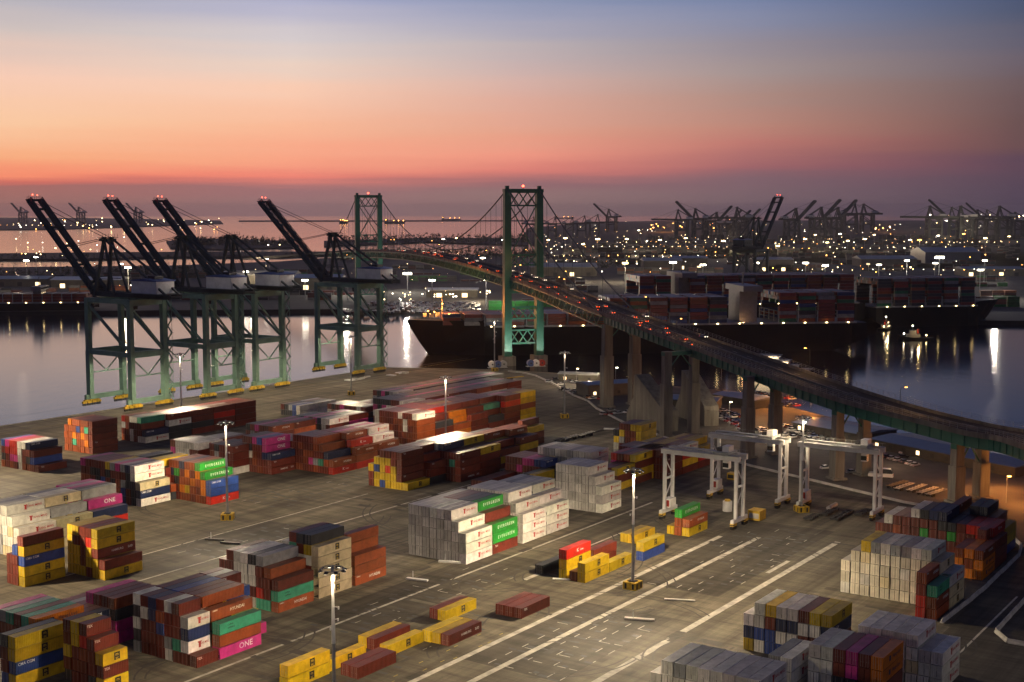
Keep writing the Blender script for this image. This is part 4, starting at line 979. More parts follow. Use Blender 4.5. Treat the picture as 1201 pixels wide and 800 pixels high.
# street lamps standing along the bridge
lamp0 = None; q = 0
for s_ in [sT2 + 60, sT2 + 130, sT2 + 200, sT2 + 270, sT2 + 340, sT1 + 20, sT1 + 75, sT1 + 130, sP1 + 15, sP1 + 75, sP1 + 150, sP1 + 215, sP1 + 258]:
    p, d, sd = deck_at(s_); e = p + sd * 9.1 * (1 if q % 2 == 0 else -1)
    nm2 = ['at the far tower', 'near the crest', 'at the crest', 'past the crest', 'short of the green tower', 'just past the green tower', 'between tower and first pier', 'near the first concrete pier', 'over the anchorage', 'above the second pier pair', 'above the car park', 'over the right hand piers', 'against the water at the right edge'][q]
    if lamp0 is None:
        lamp0 = thing('street_lamp', e, 0, 'bridge lamp ' + nm2, 'street lamp', 'lamps along the bridge deck')
        b = MB(); b.tube([(0, 0, 1), (0, 0, 9), (-.3, 0, 10), (-1.6, 0, 10.3)], .11, 'dark', 6, .07); b.build('pole', lamp0)
        b = MB(); b.box((-2.3, -.2, 10.2), (-1.4, .2, 10.42), 'dark'); b.box((-2.25, -.17, 10.06), (-1.5, .17, 10.2), 'lampo'); b.build('lamp_head', lamp0)
    else: clone(lamp0, e, 0 if q % 2 == 0 else math.pi, 'bridge lamp ' + nm2)
    if s_ > sT1 - 100:
        ld = bpy.data.lights.new('bridge_lamp_glow', 'POINT'); o = bpy.data.objects.new('bridge_lamp_glow', ld); COL.objects.link(o); o.location = p + sd * 6 * (1 if q % 2 == 0 else -1) + Vector((0, 0, 9.6)); ld.energy = 2600; ld.color = (1, .55, .22); ld.shadow_soft_size = .4
    q += 1
# light washing the near tower base, as its own floodlight does
for (px, py, z, e_, c_) in [(-9, -3, 3, 26000, (1, .95, .8)), (12, -3, 3, 16000, (1, .95, .8))]:
    ld = bpy.data.lights.new('tower_floodlight', 'SPOT'); o = bpy.data.objects.new('tower_floodlight', ld); COL.objects.link(o)
    o.location = T1 - axis * 20 + perp * px + Vector((0, 0, 4)); ld.energy = e_; ld.color = c_; ld.spot_size = R(75); ld.shadow_soft_size = .4
    o.rotation_euler = (T1 + perp * px + Vector((0, 0, 20)) - o.location).to_track_quat('-Z', 'Y').to_euler()

# ------------------------------------------------------------------ cars
def make_car(root, paint, van=False, lit=False):
    L, w = (4.5, 1.8) if not van else (5.4, 2.0)
    b = MB(); hb = .95 if not van else 1.1
    b.hexa([(0, 0, .3), (L, 0, .3), (L, w, .3), (0, w, .3), (.12, .08, hb), (L - .1, .08, hb - .08), (L - .1, w - .08, hb - .08), (.12, w - .08, hb)], paint)
    body = b.build('body', root)
    t = MB(); x0, x1 = (.5, L * .72) if not van else (.1, L * .82); hh = 1.45 if not van else 2.1
    t.hexa([(x0, .14, hb - .03), (x1, .14, hb - .05), (x1, w - .14, hb - .05), (x0, w - .14, hb - .03), (x0 + .45, .26, hh), (x1 - .6, .26, hh), (x1 - .6, w - .26, hh), (x0 + .45, w - .26, hh)], 'glass')
    t.box((x0 + .47, .27, hh - .01), (x1 - .62, w - .27, hh + .03), paint); t.build('cabin', root)
    for x in (.85, L - .9):
        for y in (.05, w - .25):
            k_ = MB(); k_.tube([(x, y, .32), (x, y + .2, .32)], .32, 'black', 10); k_.build('wheel', root)
    for y in (.12, w - .5):
        k_ = MB(); k_.box((-.03, y, .6), (.06, y + .38, .85), 'tail' if lit else 'red'); k_.build('tail_light', root)
        k_ = MB(); k_.box((L - .08, y, .5), (L + .02, y + .38, .72), 'head' if lit else 'white'); k_.build('headlight', root)
PC = {}
for nm_, c in dict(silver=(.4, .41, .42), white=(.7, .7, .68), black=(.015, .015, .017), red=(.3, .02, .02), blue=(.04, .07, .2), grey=(.12, .125, .13)).items(): M['car_' + nm_] = mat('car_paint_' + nm_, c, .3, dirt=.1); 
carp = {}
def car(p, rz, colr, label, group, lit=False, van=False, sc=1):
    key = (colr, lit, van)
    if key not in carp:
        r_ = thing('van' if van else 'car', p, rz, label, 'van' if van else 'car', group); make_car(r_, 'car_' + colr, van, lit); carp[key] = r_; r_.scale = (sc,) * 3; return r_
    return clone(carp[key], p, rz, label, group, sc)
random.seed(5)
place_b = ['at the far tower', 'below the crest', 'midway between the towers', 'short of the green tower', 'beside the green tower', 'past the green tower', 'before the first pier', 'over the first pier', 'beyond the anchorage', 'on the lower approach']
k_ = 0
for lane, dirn in ((-6.8, -1), (-2.4, -1), (2.4, -1), (6.8, 1)):
    for s_ in [sT2 + 30 + random.uniform(0, 16) + 21 * i for i in range(34)]:
        if s_ > sP1 + 130 or random.random() < .5: continue
        s_ += random.uniform(-4, 4); p, d, sd = deck_at(s_); p = p + sd * lane + Vector((0, 0, .02)); d2 = d * dirn
        i = min(9, int((s_ - sT2) / (sP1 + 130 - sT2) * 10)); colr = random.choice(['silver', 'white', 'black', 'grey', 'red', 'blue'])
        o = car(p, math.atan2(d2.y, d2.x), colr, f"{colr} car with lit lamps on the bridge, {['left outer', 'left inner', 'right inner', 'right outer'][[-6.8, -2.4, 2.4, 6.8].index(lane)]} lane, {place_b[i]}", 'cars crossing the bridge', lit=True)
        k_ += 1

# ------------------------------------------------------------------ container ships
def ship(name, label, bow, stern, zdeck, beam, bays, house_at, hullmat='hull', zk=-5.0, flare=1.0):
    """bow, stern: waterline end points in the world; local x runs stern -> bow"""
    d = (bow - stern); L = d.length; rz = math.atan2(d.y, d.x)
    root = thing(name, Vector((stern.x, stern.y, 0)), rz, label, 'container ship')
    b = MB(); secs = []
    for f, wf, rise in [(-.01, .80, 9), (.03, .95, 6), (.08, 1, 1), (.5, 1, 0), (.78, 1, 0), (.88, .86, 0), (.95, .50, 0), (.985, .2, 0), (1.0, .03, 0)]:
        x = f * L; rake = (max(0, f - .85) / .15) ** 1.5 * 16; wt = wf * beam / 2; wl = (wf if f < .8 else wf ** 1.7) * beam / 2
        up = (4.5 if f > .86 else 0)
        secs.append([(x, -wl, zk + rise), (x + rake * .45, -(wl + wt) / 2, (zk + zdeck) / 2), (x + rake, -max(wt, wl), zdeck + up), (x + rake, max(wt, wl), zdeck + up), (x + rake * .45, (wl + wt) / 2, (zk + zdeck) / 2), (x, wl, zk + rise)])
    vs = [v for s in secs for v in s]; n = 6
    fs = [(i * n + k, (i + 1) * n + k, (i + 1) * n + k + 1, i * n + k + 1) for i in range(len(secs) - 1) for k in range(5)]
    fs += [tuple(range(5, -1, -1)), tuple(range((len(secs) - 1) * n, len(secs) * n))]
    b.add(vs, fs, hullmat); b.build('hull', root)
    b = MB(); b.box((L * .02, -beam / 2 + .4, zdeck), (L * .86, beam / 2 - .4, zdeck + 1.2), 'grey'); b.build('hatch_deck', root)
    for hx, hw, hh in house_at:
        b = MB(); b.box((hx * L, -beam * .30, zdeck), (hx * L + hw, beam * .30, zdeck + hh - 4), 'super'); b.box((hx * L - 1, -beam / 2, zdeck + hh - 4), (hx * L + hw, beam / 2, zdeck + hh), 'super')
        b.tube([(hx * L + hw / 2, 0, zdeck + hh), (hx * L + hw / 2, 0, zdeck + hh + 9)], .5, 'super', 6); h_ = b.build('deckhouse', root)
        b = MB()
        for z in range(3, int(hh) - 5, 3):
            for y in range(-8, 9, 3): b.box((hx * L - .06, y - .5, zdeck + z), (hx * L, y + .5, zdeck + z + 1), 'glass' if (y + z) % 2 else 'win')
        b.box((hx * L - 1.06, -beam * .48, zdeck + hh - 2.6), (hx * L - 1, beam * .48, zdeck + hh - 1.2), 'glass'); b.build('window', h_)
    for i in range(int(L / 16)):                                      # lamps along the deck edge
        for s in ((-1,) if d.x > 0 else (1,)):
            f = (i + .8) * 16
            if f < L * .9:
                b = MB(); b.box((f - .55, s * beam / 2 - .15, zdeck + .6), (f + .55, s * beam / 2 + .15, zdeck + 1.0), 'lampw'); b.build('deck_lamp', root)
    for (x0, tiers, pal) in bays:                                     # lashing bridges between the bays
        if x0 > .84: continue
        b = MB(); xx = x0 * L + 12.75
        for y in (-beam / 2 + .5, -beam / 4, 0, beam / 4, beam / 2 - .5): b.box((xx, y - .25, zdeck + 1), (xx + .7, y + .25, zdeck + 9), 'grey')
        for z in (3.8, 6.4, 9): b.box((xx - .1, -beam / 2 + .3, zdeck + z), (xx + .9, beam / 2 - .3, zdeck + z + .2), 'grey')
        b.build('lashing_bridge', root)
    # cargo joins the bulk of the yard's boxes
    ax = Vector((d.x, d.y, 0)).normalized(); bx = Vector((-ax.y, ax.x, 0)); base = Vector((stern.x, stern.y, zdeck + 1.3))
    for (x0, tiers, pal) in bays:
        nrow = int(beam / 2.55); cut = int(nrow * max(0, (x0 - .84) * 2.6)) if x0 > .84 else 0
        for rI in range(cut, nrow - cut):
            tt = tiers - (1 if random.random() < .12 else 0)
            for t in range(tt):
                if rI < nrow - 1 - cut and rI > cut and t < tt - 2: continue
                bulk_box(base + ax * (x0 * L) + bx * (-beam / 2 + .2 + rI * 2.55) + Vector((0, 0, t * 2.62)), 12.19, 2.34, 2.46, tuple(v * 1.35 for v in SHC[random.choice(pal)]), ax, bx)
    return root
random.seed(11)
SHC = dict(r=(.15, .026, .022), k=(.03, .032, .04), n=(.018, .03, .09), h=(.24, .06, .022), b=(.02, .045, .16), g=(.02, .11, .06), w=(.34, .33, .31), s=(.16, .16, .17))
DK = 'rrrrrknrrhbsg'
# the near ship, bow to the left, passing behind the bridge tower
bow1, st1 = D(503, 433, 860), D(1008, 420, 925)
bow1.z = st1.z = 0; bow1 = D(503, 430, 908); st1 = D(1000, 420, 952); bow1.z = st1.z = 0
L1 = (bow1 - st1).length
bays = [((i * 14.4 + 8) / L1, 8 , DK) for i in range(int((L1 * .27 - 16) / 14.4))]
x = L1 * .27 + 6
xb = x + 12
while xb < L1 * .965:
    f = xb / L1; bays.append((f, 7 if f < .585 else 3, DK + ('w' if f > .6 else ''))); xb += 14.4
s1 = ship('container_ship', 'dark container ship crossing behind the green bridge tower with orange lights at bow', bow1, st1, 15.5, 42, bays, [(.25, 13, 27)])
# the moored ship behind it and the one at right
bow2, st2 = D(700, 400, 1090), D(1000, 400, 1130); bow2.z = st2.z = 0; L2_ = (bow2 - st2).length
s2 = ship('container_ship', 'moored container ship half hidden behind the passing dark ship', bow2, st2, 17, 44, [((i * 14.6 + 10) / L2_, 9, DK) for i in range(int((L2_ - 30) / 14.6)) if not (L2_ * .64 < i * 14.6 + 10 < L2_ * .73)], [(.655, 12, 27)])
bow3, st3 = G(1150, 379.5, -4), G(1010, 382, -4); bow3.z = st3.z = 0; L3 = (bow3 - st3).length
s3 = ship('container_ship', 'moored container ship at right with a row of bright lamps along its hull', bow3, st3, 13, 44, [((i * 15.5 + 4) / L3, 9 if i < 6 else 8, 'krrkgrkhks') for i in range(int((L3 * .93) / 15.5))], [])
b = MB(); 
# ship moored at the far left shore
bow4, st4 = D(-60, 372, 1255), D(112, 370, 1270); bow4.z = st4.z = 0
s4 = ship('container_ship', 'low dark container ship moored on the far left shore', bow4, st4, 7, 32, [((i * 13.3 + 8) / 200, 3, 'rrrrh') for i in range(10)], [(.35, 8, 16)])
def lamp_pt(loc, e, c, r=.5, name='lamp_glow'):
    ld = bpy.data.lights.new(name, 'POINT'); o = bpy.data.objects.new(name, ld); COL.objects.link(o); o.location = loc; ld.energy = e; ld.color = c; ld.shadow_soft_size = r; return o
SOD = (1.0, .34, .06); WRM = (1, .78, .5); WHT = (1, .9, .74)
for dx_, z in ((8, 30), (22, 27), (-2, 26)):
    lamp_pt(Vector((bow1.x + dx_ - 8, bow1.y - 6, z)), 30000, SOD)
lamp_pt(D(872, 378, st1.y - 30), 1500, (1, .5, .2))
for (x, y, w, h) in ((.955, -4, 3, 3), (.97, 3, 3, 2.5), (.985, -2, 2.5, 2.5), (.94, 6, 4, 2)):
    b = MB(); b.box((L1 * x + 6, y, 21.8), (L1 * x + 6 + w, y + w, 21.8 + h), 'super'); b.build('windlass', s1)
b = MB(); b.tube([(L1 * .95 + 6, 0, 21), (L1 * .95 + 6, 0, 36)], .5, 'super', 6); b.build('foremast', s1)
b = MB()
for (x, y, z) in ((.95, -2.5, 27), (.95, 2.5, 31), (.98, -5, 25.5), (.93, -10, 24), (.965, -9, 24.5)): b.ball((L1 * x + 6, y, z), .4, 'lampo', 4)
b.build('bow_lamp', s1)
# tugs and ferry
def tug(root, k=1):
    b = MB(); secs = [(-13, 3.2, 1.6), (-11, 4.2, 1.4), (4, 4.4, 1.6), (10, 3.0, 2.6), (13.5, .3, 3.6)]
    vs = [];
    for x, w, z in secs: vs += [(x * .96, -w * .8, -1.5), (x, -w, z), (x, w, z), (x * .96, w * .8, -1.5)]
    b.add(vs, [(i * 4 + q, (i + 1) * 4 + q, (i + 1) * 4 + q + 1, i * 4 + q + 1) for i in range(4) for q in range(3)] + [(3, 2, 1, 0), (16, 17, 18, 19)], 'hull'); b.build('hull', root)
    b = MB(); b.box((-3, -2.6, 1.5), (7, 2.6, 4.2), 'super'); b.box((0, -2, 4.2), (5, 2, 6.9), 'super'); b.tube([(-1.5, 0, 4.2), (-1.5, 0, 8)], .7, 'red', 8); b.tube([(2.5, 0, 6.9), (2.5, 0, 12)], .12, 'grey', 5); h_ = b.build('wheelhouse', root)
    b = MB(); b.box((-.02, -1.7, 5.4), (0, 1.7, 6.4), 'glass'); b.box((.3, -2.03, 5.4), (4.7, -2.0, 6.4), 'win'); b.box((-2, -2.63, 2.4), (6, -2.6, 3.3), 'win'); b.build('window', h_)
    b = MB(); b.ball((2.5, 0, 10.5), .5, 'lamp', 4); b.ball((-8, -1, 3.2), .5, 'lampw', 4); b.ball((9, 1, 4.4), .5, 'lamp', 4); b.build('deck_light', root)
tp = G(1074, 398, -4); tg = thing('tugboat', tp, R(170), 'small tugboat with red funnel out on the water', 'tugboat', 'tugboats by the moored ship'); tug(tg)
clone(tg, G(1038, 386.5, -4), R(60), 'tugboat nosing up to the stern of the moored ship')
for p in (tp, G(1038, 386.5, -4)): lamp_pt(p + Vector((0, -8, 8)), 2500, (1, .7, .3))
fr = thing('ferry', G(909, 437, -4), R(-20), 'white excursion ferry with three lit decks moored beyond the bridge', 'ferry')
b = MB(); b.hexa([(-20, -4.5, -1), (17, -4.2, -1), (17, 4.2, -1), (-20, 4.5, -1), (-20, -5, 2.6), (23, -2.5, 3.4), (23, 2.5, 3.4), (-20, 5, 2.6)], 'super'); b.build('hull', fr)
for (x0, x1, z) in ((-18, 14, 2.6), (-15, 9, 5.4), (-11, 3, 8.2)):
    b = MB(); b.box((x0, -4.2, z + .02), (x1, 4.2, z + 2.5), 'super'); b.box((x0 - .8, -4.6, z + 2.5), (x1 + .8, 4.6, z + 2.78), 'super'); dkk = b.build('deck', fr)
    b = MB(); b.box((x0 + .6, -4.24, z + .9), (x1 - .6, -4.2, z + 2.0), 'win'); b.build('window', dkk)
lamp_pt(G(905, 437, -4) + Vector((0, -14, 12)), 6000, WHT)

# ------------------------------------------------------------------ far terminals across the channel
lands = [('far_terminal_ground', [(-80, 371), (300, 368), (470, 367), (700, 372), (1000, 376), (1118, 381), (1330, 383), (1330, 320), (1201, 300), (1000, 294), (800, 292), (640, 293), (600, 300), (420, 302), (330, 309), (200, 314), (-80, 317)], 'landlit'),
         ('far_ground', [(640, 294), (1330, 330), (1330, 262), (1060, 259), (800, 259), (700, 261), (620, 268), (610, 282)], 'land'),
         ('peninsula_ground', [(-80, 306), (80, 306), (200, 303), (330, 303), (420, 299), (400, 297), (250, 297), (100, 298), (-80, 300)], 'land'),
         ('wooded_island_ground', [(200, 292), (260, 294), (350, 291), (345, 284), (250, 281), (195, 284)], 'land'),
         ('breakwater_ground', [(380, 290), (500, 285), (620, 289), (620, 281), (500, 280), (380, 284)], 'land'),
         ('north_shore_ground', [(-80, 271), (60, 270), (180, 266), (262, 263), (258, 259), (100, 256), (-80, 255)], 'land'),
         ('outer_breakwater', [(280, 260.2), (640, 259.6), (640, 259.0), (280, 259.4)], 'land')]
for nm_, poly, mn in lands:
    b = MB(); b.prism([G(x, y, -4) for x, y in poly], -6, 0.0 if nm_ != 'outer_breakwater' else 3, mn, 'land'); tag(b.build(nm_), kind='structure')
random.seed(31)
FC = dict(r=(.10, .03, .025), h=(.22, .07, .03), k=(.03, .033, .04), g=(.02, .16, .03), n=(.02, .03, .08), w=(.34, .33, .3), o=(.34, .11, .02), s=(.16, .16, .16), b=(.03, .06, .16))
def far_row(px, py, n, tiers, pal, step=13.0, ax=Vector((1, 0, 0)), depth=3):
    p = G(px, py); by = Vector((-ax.y, ax.x, 0))
    for i in range(n):
        for q in range(depth):
            for t in range(max(1, tiers - (random.random() < .3))):
                if q and t < tiers - 1: continue
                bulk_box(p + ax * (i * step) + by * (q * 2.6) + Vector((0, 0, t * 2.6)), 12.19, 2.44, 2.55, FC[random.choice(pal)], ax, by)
far_row(573, 366, 4, 4, 'gggghg', 12.6, depth=5); far_row(612, 360, 3, 3, 'ggr', 12.6, depth=4)
for (x0, x1, y, tiers, pal) in [(140, 400, 352, 3, 'rrkskh'), (0, 200, 333, 3, 'rkks'), (200, 470, 346, 3, 'krks'), (0, 330, 326, 3, 'kkrs'), (330, 600, 322, 3, 'kkrg'), (460, 620, 316, 3, 'kkrs'), (0, 70, 353, 4, 'rrrh'), (75, 130, 354, 4, 'rrrk'), (0, 240, 343, 3, 'rrkhs'), (420, 470, 332, 4, 'oghk'), (480, 540, 330, 4, 'gggk'), (540, 590, 330, 3, 'rrk'), (650, 706, 343, 4, 'rbsk'), (640, 700, 333, 3, 'rwk'),
                              (1120, 1201, 360, 4, 'gghr'), (1150, 1201, 352, 4, 'rrhg'), (1110, 1201, 336, 2, 'ggkr'), (960, 1201, 330, 3, 'kkrg'), (640, 900, 322, 4, 'rkskh'), (900, 1201, 318, 4, 'kkrs'), (650, 1201, 310, 5, 'rkkks'), (640, 1201, 303, 5, 'kkrks'), (660, 1201, 297, 5, 'kkrsk'), (700, 1201, 291, 5, 'kks'), (720, 1180, 286, 5, 'kkr'), (760, 1201, 281, 6, 'kk')]:
    p0 = G(x0, y); per = FPX / p0.y * 13.4; n = int((x1 - x0) / per); i = 0
    while i < n:
        run = random.randint(2, 7) if n > 4 else n
        far_row(x0 + i * per, y, min(run, n - i), max(1, tiers - random.choice((0, 0, 1, 2))), pal, 13.0, depth=2 if y > 320 else 1); i += run + random.choice((1, 1, 2, 4))
for (x0, x1, y, num) in [(400, 585, 366, 150), (440, 560, 361, 140), (430, 560, 357, 120)]:      # chassis parked on the far apron
    for _ in range(num):
        bulk_box(G(random.uniform(x0, x1), y + random.uniform(-2, 2)), 2.4, 12, 1.5, random.choice([FC['k'], FC['s'], FC['n'], FC['r']]), Vector((1, 0, 0)), Vector((0, 1, 0)))
so = bulk.build('shipping_container_mass'); tag(so, 'remaining shipping containers in the yard, on the ships and across the channel', 'shipping container', 'shipping containers stacked in the yard', 'stuff')

# far sheds
def shed(px0, px1, py, h, dep, wall, roof, label, lit=0):
    a = G(px0, py); c = G(px1, py); w = (c.x - a.x)
    r_ = thing('warehouse', a, 0, label, 'warehouse', 'warehouses across the channel')
    b = MB(); b.box((0, 0, 0), (w, dep, h), wall); b.build('wall', r_)
    b = MB(); b.extr([(-1, h), (dep + 1, h), (dep + 1, h + .4), (dep / 2, h + dep * .09), (-1, h + .4)], -1, w + 1, roof); b.build('roof', r_)
    n = max(2, int(w / 22))
    for i in range(min(n, 12)):
        x = w * (i + .5) / n; b = MB(); b.box((x - 3, -.08, .3), (x + 3, -.01, min(h * .6, 5.5)), 'win' if (lit and i % lit == 0) else 'dark'); b.build('loading_door', r_)
shed(255, 345, 338, 16, 50, 'shed', 'grey', 'long pale shed behind the third quay crane boom', 0)
shed(345, 400, 340, 14, 45, 'shed', 'roofblue', 'grey shed beside the fourth quay crane boom', 3)
shed(622, 700, 324, 13, 60, 'shed', 'grey', 'wide shed right of the green bridge tower', 2)
shed(755, 800, 318, 16, 50, 'shed', 'grey', 'dark shed behind the moored ship stacks', 0)
shed(790, 830, 316, 18, 40, 'shed', 'roofblue', 'pale yellow lit shed left of the tall dark crane', 1)
shed(885, 930, 318, 18, 40, 'shed', 'grey', 'pale yellow lit shed right of the tall dark crane', 1)
shed(1085, 1150, 309, 20, 90, 'roofblue', 'roofblue', 'broad low arched shed at far right', 0)
shed(1010, 1075, 313, 13, 60, 'shed', 'grey', 'dark low shed below the right hand lamps', 4)
shed(1130, 1201, 324, 10, 40, 'shed', 'roofblue', 'low shed at the right edge with sodium lit front', 2)
shed(500, 560, 349, 8, 25, 'shed', 'white', 'brightly lit gatehouse canopy across the channel', 1)
shed(60, 140, 338, 10, 40, 'shed', 'white', 'long white roofed transit shed on the left far shore', 3)
shed(-30, 55, 336, 9, 40, 'shed', 'roofblue', 'transit shed at the left edge of the far shore', 3)
# woods
def wood(name, label, pts, n, h, seed):
    random.seed(seed); b = MB()
    for _ in range(n):
        i = random.randrange(len(pts) - 1); f = random.random(); px = pts[i][0] + (pts[i + 1][0] - pts[i][0]) * f; py = pts[i][1] + (pts[i + 1][1] - pts[i][1]) * f + random.uniform(-1.2, 1.2)
        p = G(px, py); hh = h * random.uniform(.45, 1.25); r_ = hh * random.uniform(.22, .4)
        if random.random() < .25: r_ *= .5; hh *= 1.2
        for q in range(16):
            a = random.uniform(0, 6.28); z = hh * random.uniform(.12, 1); rr_ = r_ * (1.05 - (z / hh) ** 2 * .8) * random.uniform(.3, 1); s = r_ * random.uniform(.25, .5)
            c = p + Vector((rr_ * math.cos(a), rr_ * math.sin(a), z)); v = [c + Vector((random.uniform(-s, s), random.uniform(-s, s), random.uniform(-s, s))) for _ in range(4)]
            b.add(v, [(0, 1, 2), (0, 2, 3), (0, 3, 1), (1, 3, 2)], 'leaf')
    tag(b.build(name), label, 'woodland', kind='stuff')
wood('woodland', 'dark wood along the far shore behind the bridge', [(395, 306), (470, 303), (560, 301), (640, 302)], 420, 17, 1)
wood('woodland', 'band of trees on the breakwater beyond the bridge', [(385, 286), (470, 284), (560, 284), (620, 284)], 300, 22, 2)
wood('woodland', 'bushy hill on the island at left', [(205, 289), (260, 287), (345, 288)], 420, 20, 3)
wood('woodland', 'scrub along the left peninsula', [(-20, 304), (120, 303), (330, 302), (410, 301)], 240, 10, 4)
wood('woodland', 'dark trees and sheds on the left far terminal', [(0, 325), (130, 323), (250, 322)], 260, 12, 5)
wood('woodland', 'dark wood behind the terminal at right', [(650, 316), (760, 314), (860, 300), (1000, 300)], 240, 13, 6)

# far cranes: copies of the quay crane with boom up or down
random.seed(17)
BK[0] = 2.0
low_up = thing('quay_crane', G(960, 283), R(-30), 'distant quay crane with raised boom, left of the close pair', 'quay crane', 'distant quay cranes on the horizon'); make_crane(low_up, True, True)
low_dn = thing('quay_crane', G(1102, 281), R(160), 'distant quay crane with lowered boom, first of the right hand group', 'quay crane', 'distant quay cranes on the horizon'); make_crane(low_dn, False, True)
BK[0] = 1.0
def far_crane(src, px, py, rz, sc, lab, first=False):
    if first: src.location = G(px, py); src.rotation_euler = (0, 0, rz); src.scale = (sc,) * 3; src['label'] = lab; return
    clone(src, G(px, py), rz, lab, 'distant quay cranes on the horizon', sc)
UPR = R(-68); UPL = R(68)
far_crane(low_up, 922, 283, UPR, 1.25, 'distant quay crane with boom raised to the right, just right of the tall dark crane', True)
for px, py, rz, sc, lab in [(952, 281, UPR, 1.3, 'distant quay crane, left one of the close pair with raised booms'), (972, 280, UPR, 1.3, 'distant quay crane, right one of the close pair with raised booms'),
                            (826, 280, R(60), 1.25, 'distant quay crane leaning left in the tangled group left of the dark crane'), (832, 279, R(-64), 1.1, 'distant quay crane with boom raised right in the tangled group'),
                            (845, 280, UPR, .95, 'first of three small raised boom cranes left of the dark crane'), (856, 280, UPR, .95, 'second of three small raised boom cranes left of the dark crane'), (866, 280, UPR, 1.0, 'third of three small raised boom cranes left of the dark crane'),
                            (722, 272, R(66), 1.25, 'lone distant crane with boom raised to the left over the middle'), (1128, 281, R(64), 1.3, 'distant quay crane with thin boom raised left in the right hand group'),
                            (1168, 280, R(75), 1.2, 'distant quay crane with raised boom near the right edge')]:
    far_crane(low_up, px, py, rz, sc, lab)
far_crane(low_dn, 1102, 281, R(95), 1.35, 'distant lowered boom crane, leftmost of the right hand group', True)
for px, py, rz, sc, lab in [(1138, 281, R(95), 1.35, 'distant lowered boom crane, second of the right hand group'), (1156, 279, R(92), 1.2, 'distant lowered boom crane in the middle of the right hand group'), (1183, 280, R(96), 1.35, 'distant lowered boom crane with bright lamps near the right edge'), (1199, 279, R(94), 1.1, 'distant lowered boom crane at the right edge'),
                            (876, 281, R(95), 1.3, 'distant lowered boom crane directly left of the tall dark crane'), (990, 275, R(-92), 1.5, 'faint lowered boom crane right of the close pair'), (1023, 274, R(95), 1.5, 'faint lone lowered boom crane between the two groups'), (806, 281, R(95), 1.2, 'distant lowered boom crane at the left of the tangled group'),
                            (643, 279, R(-90), .9, 'first small lowered boom crane right of the green tower'), (663, 279, R(-90), .9, 'second small lowered boom crane right of the green tower'), (677, 279, R(-90), .95, 'third small lowered boom crane right of the green tower'), (692, 279, R(-90), 1.0, 'fourth small lowered boom crane right of the green tower'), (618, 279, R(-90), .9, 'small lowered boom crane seen through the green tower')]:
    far_crane(low_dn, px, py, rz, sc, lab)
for px, lab in ((30, 'very faint crane on the left horizon beside the first boom tip'), (98, 'very faint crane on the left horizon, left of the second boom'), (165, 'very faint crane on the left horizon, left of the third boom')):
    clone(low_up, G(px, 262), R(70), lab, 'distant quay cranes on the horizon', 1.5)
clone(crane_proto, D(872, 365, 1290) * 1, R(-32), 'tall dark quay crane with steep boom behind the moored ships', 'distant quay cranes on the horizon', 1.08)
bc = [o for o in bpy.data.objects if o.get('label', '').startswith('tall dark quay crane')][0]; bc.location.z = 0
for o in [bc] + list(bc.children_recursive):
    if o.type == 'MESH':
        for sl in o.material_slots:
            if sl.material and sl.material.name in ('crane_green', 'white_paint'): sl.link = 'OBJECT'; sl.material = M['crane_dark']  # green and white swapped for the silhouette colour

# ------------------------------------------------------------------ lamps of the far terminals
fl0 = None; NL = 0
flab = []
def far_lamp(px, py_top, py_base, lab, mt='lamp', head=1.0):
    global fl0
    p = G(px, py_base); h = max(12.0, min(36.0, CAM_H + (HY - py_top) * p.y / FPX)); key = mt
    if key not in FLP:
        r_ = thing('light_mast', p, 0, lab, 'light mast', 'lit masts of the far terminals')
        b = MB(); b.tube([(0, 0, 0), (0, 0, 1.0)], .45 / 30, 'grey', 6); b2 = b.build('pole', r_); b2.scale = (30, 30, h)
        b = MB(); b.box((-2.4, -.4, -.35), (2.4, .4, .35), 'grey'); b.box((-2.3, -.75, -.6), (2.3, -.4, .3), mt); b.box((-2.3, -.7, -.75), (2.3, .7, -.36), mt); b3 = b.build('lamp_head', r_); b3.location = (0, 0, h); FLP[key] = r_; r_.scale = (1, 1, 1)
        if head != 1: b3.scale = (head,) * 3
        return
    c = copy_tree(FLP[key]); c.location = p; c['label'] = lab
    for ch in c.children:
        if ch.name.startswith('pole'): ch.scale = (30, 30, h)
        else: ch.location = (0, 0, h); ch.scale = (head,) * 3
FLP = {}
